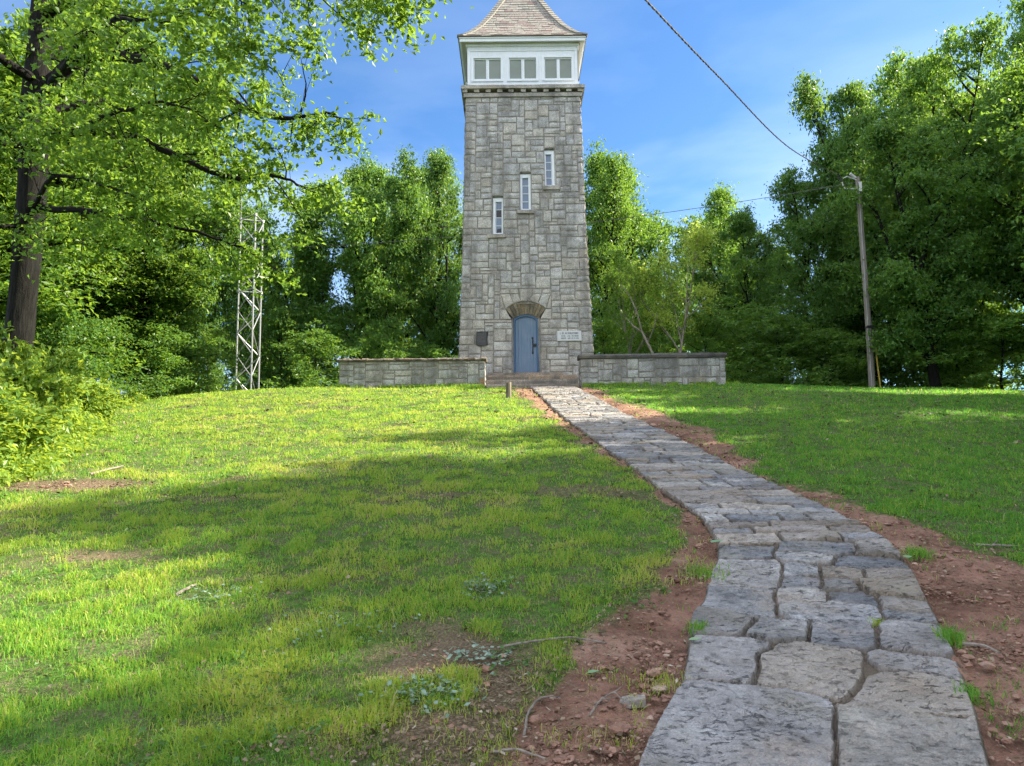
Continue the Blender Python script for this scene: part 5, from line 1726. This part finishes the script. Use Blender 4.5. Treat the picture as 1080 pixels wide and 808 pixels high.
# ------------------------------------------------------------------ the big tree on the left
def big_tree():
    R = np.random.default_rng(77)
    base = np.array([-8.38, 12.4]); bz = float(H(*base))
    root = thing('big_tree', 'big dark trunked tree on the left, its leafy limbs reaching over the lawn', 'tree', (base[0], base[1], bz))
    O = np.array([base[0], base[1], bz])
    def tr_at(z):                                     # trunk centre line
        return np.array([.06 * math.sin(z * .5) + .022 * z, 0, z])
    tb = MB()
    zs = np.array([-.4, 0, .4, 1, 2, 3, 4, 5, 5.8, 6.6, 7.6, 9, 11, 13, 15])
    rs = np.array([.50, .44, .35, .30, .285, .28, .285, .30, .31, .25, .22, .22, .18, .12, .05])
    n = 40; zi = np.linspace(-.4, 15, n); P = np.array([tr_at(z) for z in zi])
    V, F = tube(P, np.interp(zi, zs, rs) * .76, 22)
    k = V.reshape(n, 22, 3); c = P[:, None]; nn = (k - c)
    ang = np.arange(22) / 22 * 2 * np.pi
    nz = fbm(np.cos(ang)[None] * 3 + 0 * zi[:, None] + 9, zi[:, None] * 1.2 + np.sin(ang)[None] * 3, 5, 3) - .5
    V = (c + nn * (1 + nz[..., None] * .32)).reshape(-1, 3)
    tb.add(V, F)
    tips = []
    limbs = []
    def limb(z0, pts, r0, dens=1.0):
        C = [tr_at(z0)] + [at(u, v, y) - O for u, v, y in pts]
        C = np.array(C); t = np.linspace(0, len(C) - 1, 8 * len(C)); Q = catmull(C, t)
        Q[1:] += np.cumsum(R.normal(0, .012, (len(Q) - 1, 3)), 0)
        tb.tube(Q, r0 * (1 - .9 * np.linspace(0, 1, len(Q)) ** .8), 7, cap=False)
        ln = np.linalg.norm(np.diff(Q, axis=0), axis=1).sum(); m_ = int(ln * 3.4 * dens)
        for q in range(m_):
            s = .16 + .84 * (q + R.random()) / m_; i = min(int(s * (len(Q) - 1)), len(Q) - 2)
            d = unit(unit(Q[i + 1] - Q[i]) * .55 + R.normal(0, .6, 3) * [1, 1, .7])
            sl = R.uniform(.5, 1.5) * (1.15 - .55 * s)
            sp = limb_path(R, Q[i], d, sl, 5, R.uniform(-.4, .3), .14)
            tb.tube(sp, max(.006, r0 * .22 * (1 - s * .5)) * (1 - .8 * np.linspace(0, 1, 6)), 5, cap=False)
            for e in range(4):
                j = R.integers(2, 6); d2 = unit(unit(sp[-1] - sp[0]) * .4 + R.normal(0, .7, 3) * [1, 1, .6])
                tw = limb_path(R, sp[j], d2, R.uniform(.15, .5), 3, -.25, .15)
                tb.tube(tw, .005 * (1 - .6 * np.linspace(0, 1, 4)), 3, cap=False)
                tips.append(tw[-1]); tips.append(tw[2])
        tips.append(Q[-1])
    limb(5.2, [(120, 135, 11.6), (180, 155, 11.2), (240, 185, 10.8), (295, 185, 10.6), (335, 200, 10.4)], .10)
    limb(5.9, [(85, 60, 12.2), (150, 60, 11.6), (220, 85, 10.9), (285, 112, 10.2), (348, 110, 9.8)], .15)
    limb(7.4, [(120, -25, 11.8), (200, -40, 11.0), (270, -30, 10.0), (315, -12, 9.4), (340, 0, 9.2)], .11)
    limb(8.5, [(180, -150, 11.0), (290, -140, 9.6), (370, -95, 8.8), (412, -45, 8.5), (430, -14, 8.4)], .10, .8)
    limb(5.0, [(-30, 140, 11.2), (-90, 130, 10.2), (-150, 150, 9.4)], .08)
    limb(6.2, [(-40, 30, 11.0), (-100, -10, 9.6), (-180, -40, 8.6)], .10)
    limb(4.0, [(90, 225, 11.8), (150, 235, 11.4), (225, 250, 11.2), (262, 270, 11.0)], .07)
    limb(6.6, [(140, 20, 13.4), (230, 40, 14.4), (300, 90, 15.0)], .09)
    limb(5.6, [(110, 110, 13.6), (190, 130, 14.6), (270, 170, 15.2)], .09)
    limb(6.0, [(60, 80, 11.0), (90, 40, 9.8), (140, 20, 8.8), (190, 25, 8.2)], .07)
    limb(5.4, [(70, 140, 11.2), (110, 120, 10.2), (170, 110, 9.4), (230, 140, 9.0)], .06)
    limb(8.2, [(90, -70, 11.6), (140, -60, 10.2), (210, -30, 9.2), (262, 5, 8.7)], .08)
    limb(3.6, [(-10, 240, 11.6), (-60, 250, 10.8)], .05)
    limb(3.9, [(60, 190, 11.4), (110, 200, 10.8), (160, 220, 10.2)], .05)
    limb(10., [(60, -240, 12), (150, -300, 11), (260, -300, 10)], .09)
    limb(11, [(-60, -300, 11), (-200, -340, 10)], .08)
    limb(9, [(60, -120, 14), (150, -150, 16), (240, -150, 18)], .09)
    V = np.vstack(tb.V)
    tme = nmesh('big_trunk', V, [np.vstack([f for f in tb.F if f.shape[1] == 4])], {'rnd': np.zeros(len(V))}, smooth=True)
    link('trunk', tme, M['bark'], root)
    tips = np.array(tips)
    C, Nn, S, ti = sprays(R, tips, 18, .24, .55, .092, .6)
    me = leaf_mesh('big_crown', C, Nn, S, ti, 1.75, R)
    link('crown', me, M['leaf_sun'], root)
    return len(C)


big_tree()

# second dark stem beside it (its foot is seen left of the big trunk)
# ------------------------------------------------------------------ shrubs and undergrowth on the left
for u, y, vt, w_, lab in ((-18, 10.4, 330, 1.0, 'large leaved bright shrub at the left edge in front of the big trunk'),
                          (30, 11.2, 372, .75, 'large leaved bright shrub hiding the foot of the big trunk'),
                          (74, 14.2, 392, .85, 'bright rounded shrub at the lawn edge right of the big trunk'),
                          (-40, 8.6, 400, 1.0, 'low bright shrub at the extreme left edge'),
                          (5, 9.6, 440, .8, 'low leafy shrub in front of the big trunk'),
                          (66, 12.0, 437, .7, 'low leafy shrub at the corner of the lawn')):
    tree_at('shrub', 'bush', u, y, vt, w_, lab, 'bright shrubs along the left edge of the lawn', cat='shrub')


def undergrowth():
    b = np.array([ground(*p) for p in ((-60, 545), (0, 516), (40, 503), (62, 494), (85, 478), (103, 458), (112, 444), (122, 434), (130, 428))])
    n = 30000
    y = rng.uniform(5.0, 20, n); e = np.interp(y, b[:, 1], b[:, 0])
    off = rng.exponential(1.1, n); x = e - off + rng.normal(0, .06, n)
    f = fbm(x * 1.6, y * 1.6, 101, 3)
    hmax = (.10 + .55 * sstep(0, .9, off)) * (.45 + 1.1 * sstep(.3, .7, f))
    z = H(x, y) + hmax * rng.beta(2.4, 1.2, n)
    Nn = rng.normal(0, .55, (n, 3)); Nn[:, 2] += .8; Nn[:, 0] += .2; Nn /= np.linalg.norm(Nn, axis=1, keepdims=True)
    me = leaf_mesh('undergrowth', np.stack([x, y, z], 1), Nn, rng.uniform(.05, .13, n), np.clip(rng.normal(.5, .22, n) + (f - .5), 0, 1), 1.9)
    tag(link('undergrowth', me, M['leaf_shrub']), kind='stuff')
    # forest floor plants beyond the crest
    n = 26000
    x = rng.uniform(-30, 30, n); y = rng.uniform(27.5, 40, n)
    k = ~((np.abs(x - CX) < 2.6) & (y < 28.2)); x, y = x[k], y[k]; n = len(x)
    f = fbm(x * .8, y * .8, 103, 3)
    z = H(x, y) + (.15 + 1.0 * sstep(.42, .75, f)) * rng.beta(2.2, 1.2, n)
    Nn = rng.normal(0, .55, (n, 3)); Nn[:, 2] += .8; Nn /= np.linalg.norm(Nn, axis=1, keepdims=True)
    me = leaf_mesh('forest_floor', np.stack([x, y, z], 1), Nn, rng.uniform(.12, .24, n), np.clip(rng.normal(.4, .2, n), 0, 1), 1.8)
    tag(link('undergrowth', me, M['leaf']), kind='stuff')


undergrowth()

# bare pale leaning trunk behind the right wall
dt = MB(); g0 = at(690, 374, 28.6); gz0 = float(H(g0[0], 28.6)); O = np.array([g0[0], 28.6, gz0])
P = [np.array([0, 0, -.2])] + [at(u, v, 28.6 + k * .2) - O for k, (u, v) in enumerate(((688, 372), (683, 362), (677, 350), (668, 344), (660, 335)))]
dt.tube(P, [.06, .055, .05, .045, .035, .02], 8)
dt.tube([P[3], at(672, 330, 29) - O, at(664, 312, 29) - O, at(655, 300, 29) - O], [.035, .03, .022, .01], 6)
dt.tube([P[2], at(690, 345, 28.4) - O, at(693, 330, 28.3) - O], [.025, .02, .008], 6)
o = dt.build('dead_tree', M['bark_pale'], smooth=True); o.location = O
tag(o, 'bare pale leaning trunk with a few branches behind the right wall', 'dead tree')

# ================================================================== LIGHT, SKY, CAMERA
EL, AZ = rad(37), rad(9)          # sun from the right, a little behind the tower
Sd = Vector((math.cos(EL) * math.cos(AZ), math.cos(EL) * math.sin(AZ), math.sin(EL)))
ld = bpy.data.lights.new('sun', 'SUN'); ld.energy = 5.0; ld.angle = rad(.53); ld.color = (1.0, .90, .70)
lo = bpy.data.objects.new('sun', ld); COL.objects.link(lo); lo.rotation_euler = Sd.to_track_quat('Z', 'Y').to_euler()
lo.location = Sd * 60

w = bpy.data.worlds.new('World'); SC.world = w; w.use_nodes = True
nt = w.node_tree; nt.nodes.clear()
sky = nd(nt, 'TexSky', {'sky_type': 'NISHITA', 'sun_disc': False, 'sun_elevation': EL, 'sun_rotation': math.atan2(Sd.x, Sd.y), 'air_density': 1.0, 'dust_density': .6, 'ozone_density': 2.2, 'altitude': 300})
dirv = nd(nt, 'TexCoord').outputs['Generated']
sp = nd(nt, 'SeparateXYZ', None, Vector=dirv)
mp = nd(nt, 'Mapping', None, Vector=dirv, Scale=(2.2, 2.2, 7.0), Rotation=(0, rad(-9), 0)).outputs[0]
cn = noise(nt, mp, 1.2, 5, .5, .3)
band = math_(nt, 'MULTIPLY', ramp(nt, sp.outputs['Z'], [(0.0, 1.0), (.32, .95), (.46, .3), (.62, .15)]), ramp(nt, cn, [(.36, 0.0), (.80, 1.0)]))
skyc = mixc(nt, 1.0, sky.outputs[0], (.57, .84, 1.07), 'MULTIPLY')
colr = mixc(nt, math_(nt, 'MULTIPLY', band, .65), skyc, (6.2, 7.0, 7.8))
# unseen bright cloud overhead and behind the viewer, added as fill light
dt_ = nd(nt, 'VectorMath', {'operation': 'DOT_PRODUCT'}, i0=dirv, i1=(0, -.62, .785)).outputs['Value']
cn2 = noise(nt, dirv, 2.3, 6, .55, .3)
fill_cloud = math_(nt, 'MULTIPLY', ramp(nt, dt_, [(.22, 0.0), (.55, 1.0)]), ramp(nt, cn2, [(.30, .35), (.55, 1.0)]))
colr = mixc(nt, fill_cloud, colr, (7.2, 7.5, 8.2))
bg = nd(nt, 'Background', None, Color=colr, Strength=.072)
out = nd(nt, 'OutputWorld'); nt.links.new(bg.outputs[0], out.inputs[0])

cam = bpy.data.cameras.new('camera'); cam.sensor_fit = 'HORIZONTAL'; cam.sensor_width = 36; cam.lens = FPX / 1080 * 36
cam.clip_start = .05; cam.clip_end = 2000
co = bpy.data.objects.new('camera', cam); COL.objects.link(co)
co.matrix_world = Matrix.Translation((0, 0, CAMZ)) @ CM.to_4x4()
SC.camera = co
SC.view_settings.view_transform = 'Standard'; SC.view_settings.look = 'None'; SC.view_settings.gamma = 1
SC.view_settings.use_curve_mapping = False
SC.view_settings.exposure = 1.76
cy = SC.cycles
cy.max_bounces = 5; cy.diffuse_bounces = 3; cy.glossy_bounces = 2; cy.transmission_bounces = 3
cy.use_denoising = True; cy.use_adaptive_sampling = True; cy.adaptive_threshold = .03
try:
    cy.denoiser = 'OPENIMAGEDENOISE'; cy.denoising_input_passes = 'RGB_ALBEDO_NORMAL'; cy.denoising_prefilter = 'NONE'
except Exception: pass
cy.sample_clamp_indirect = 6
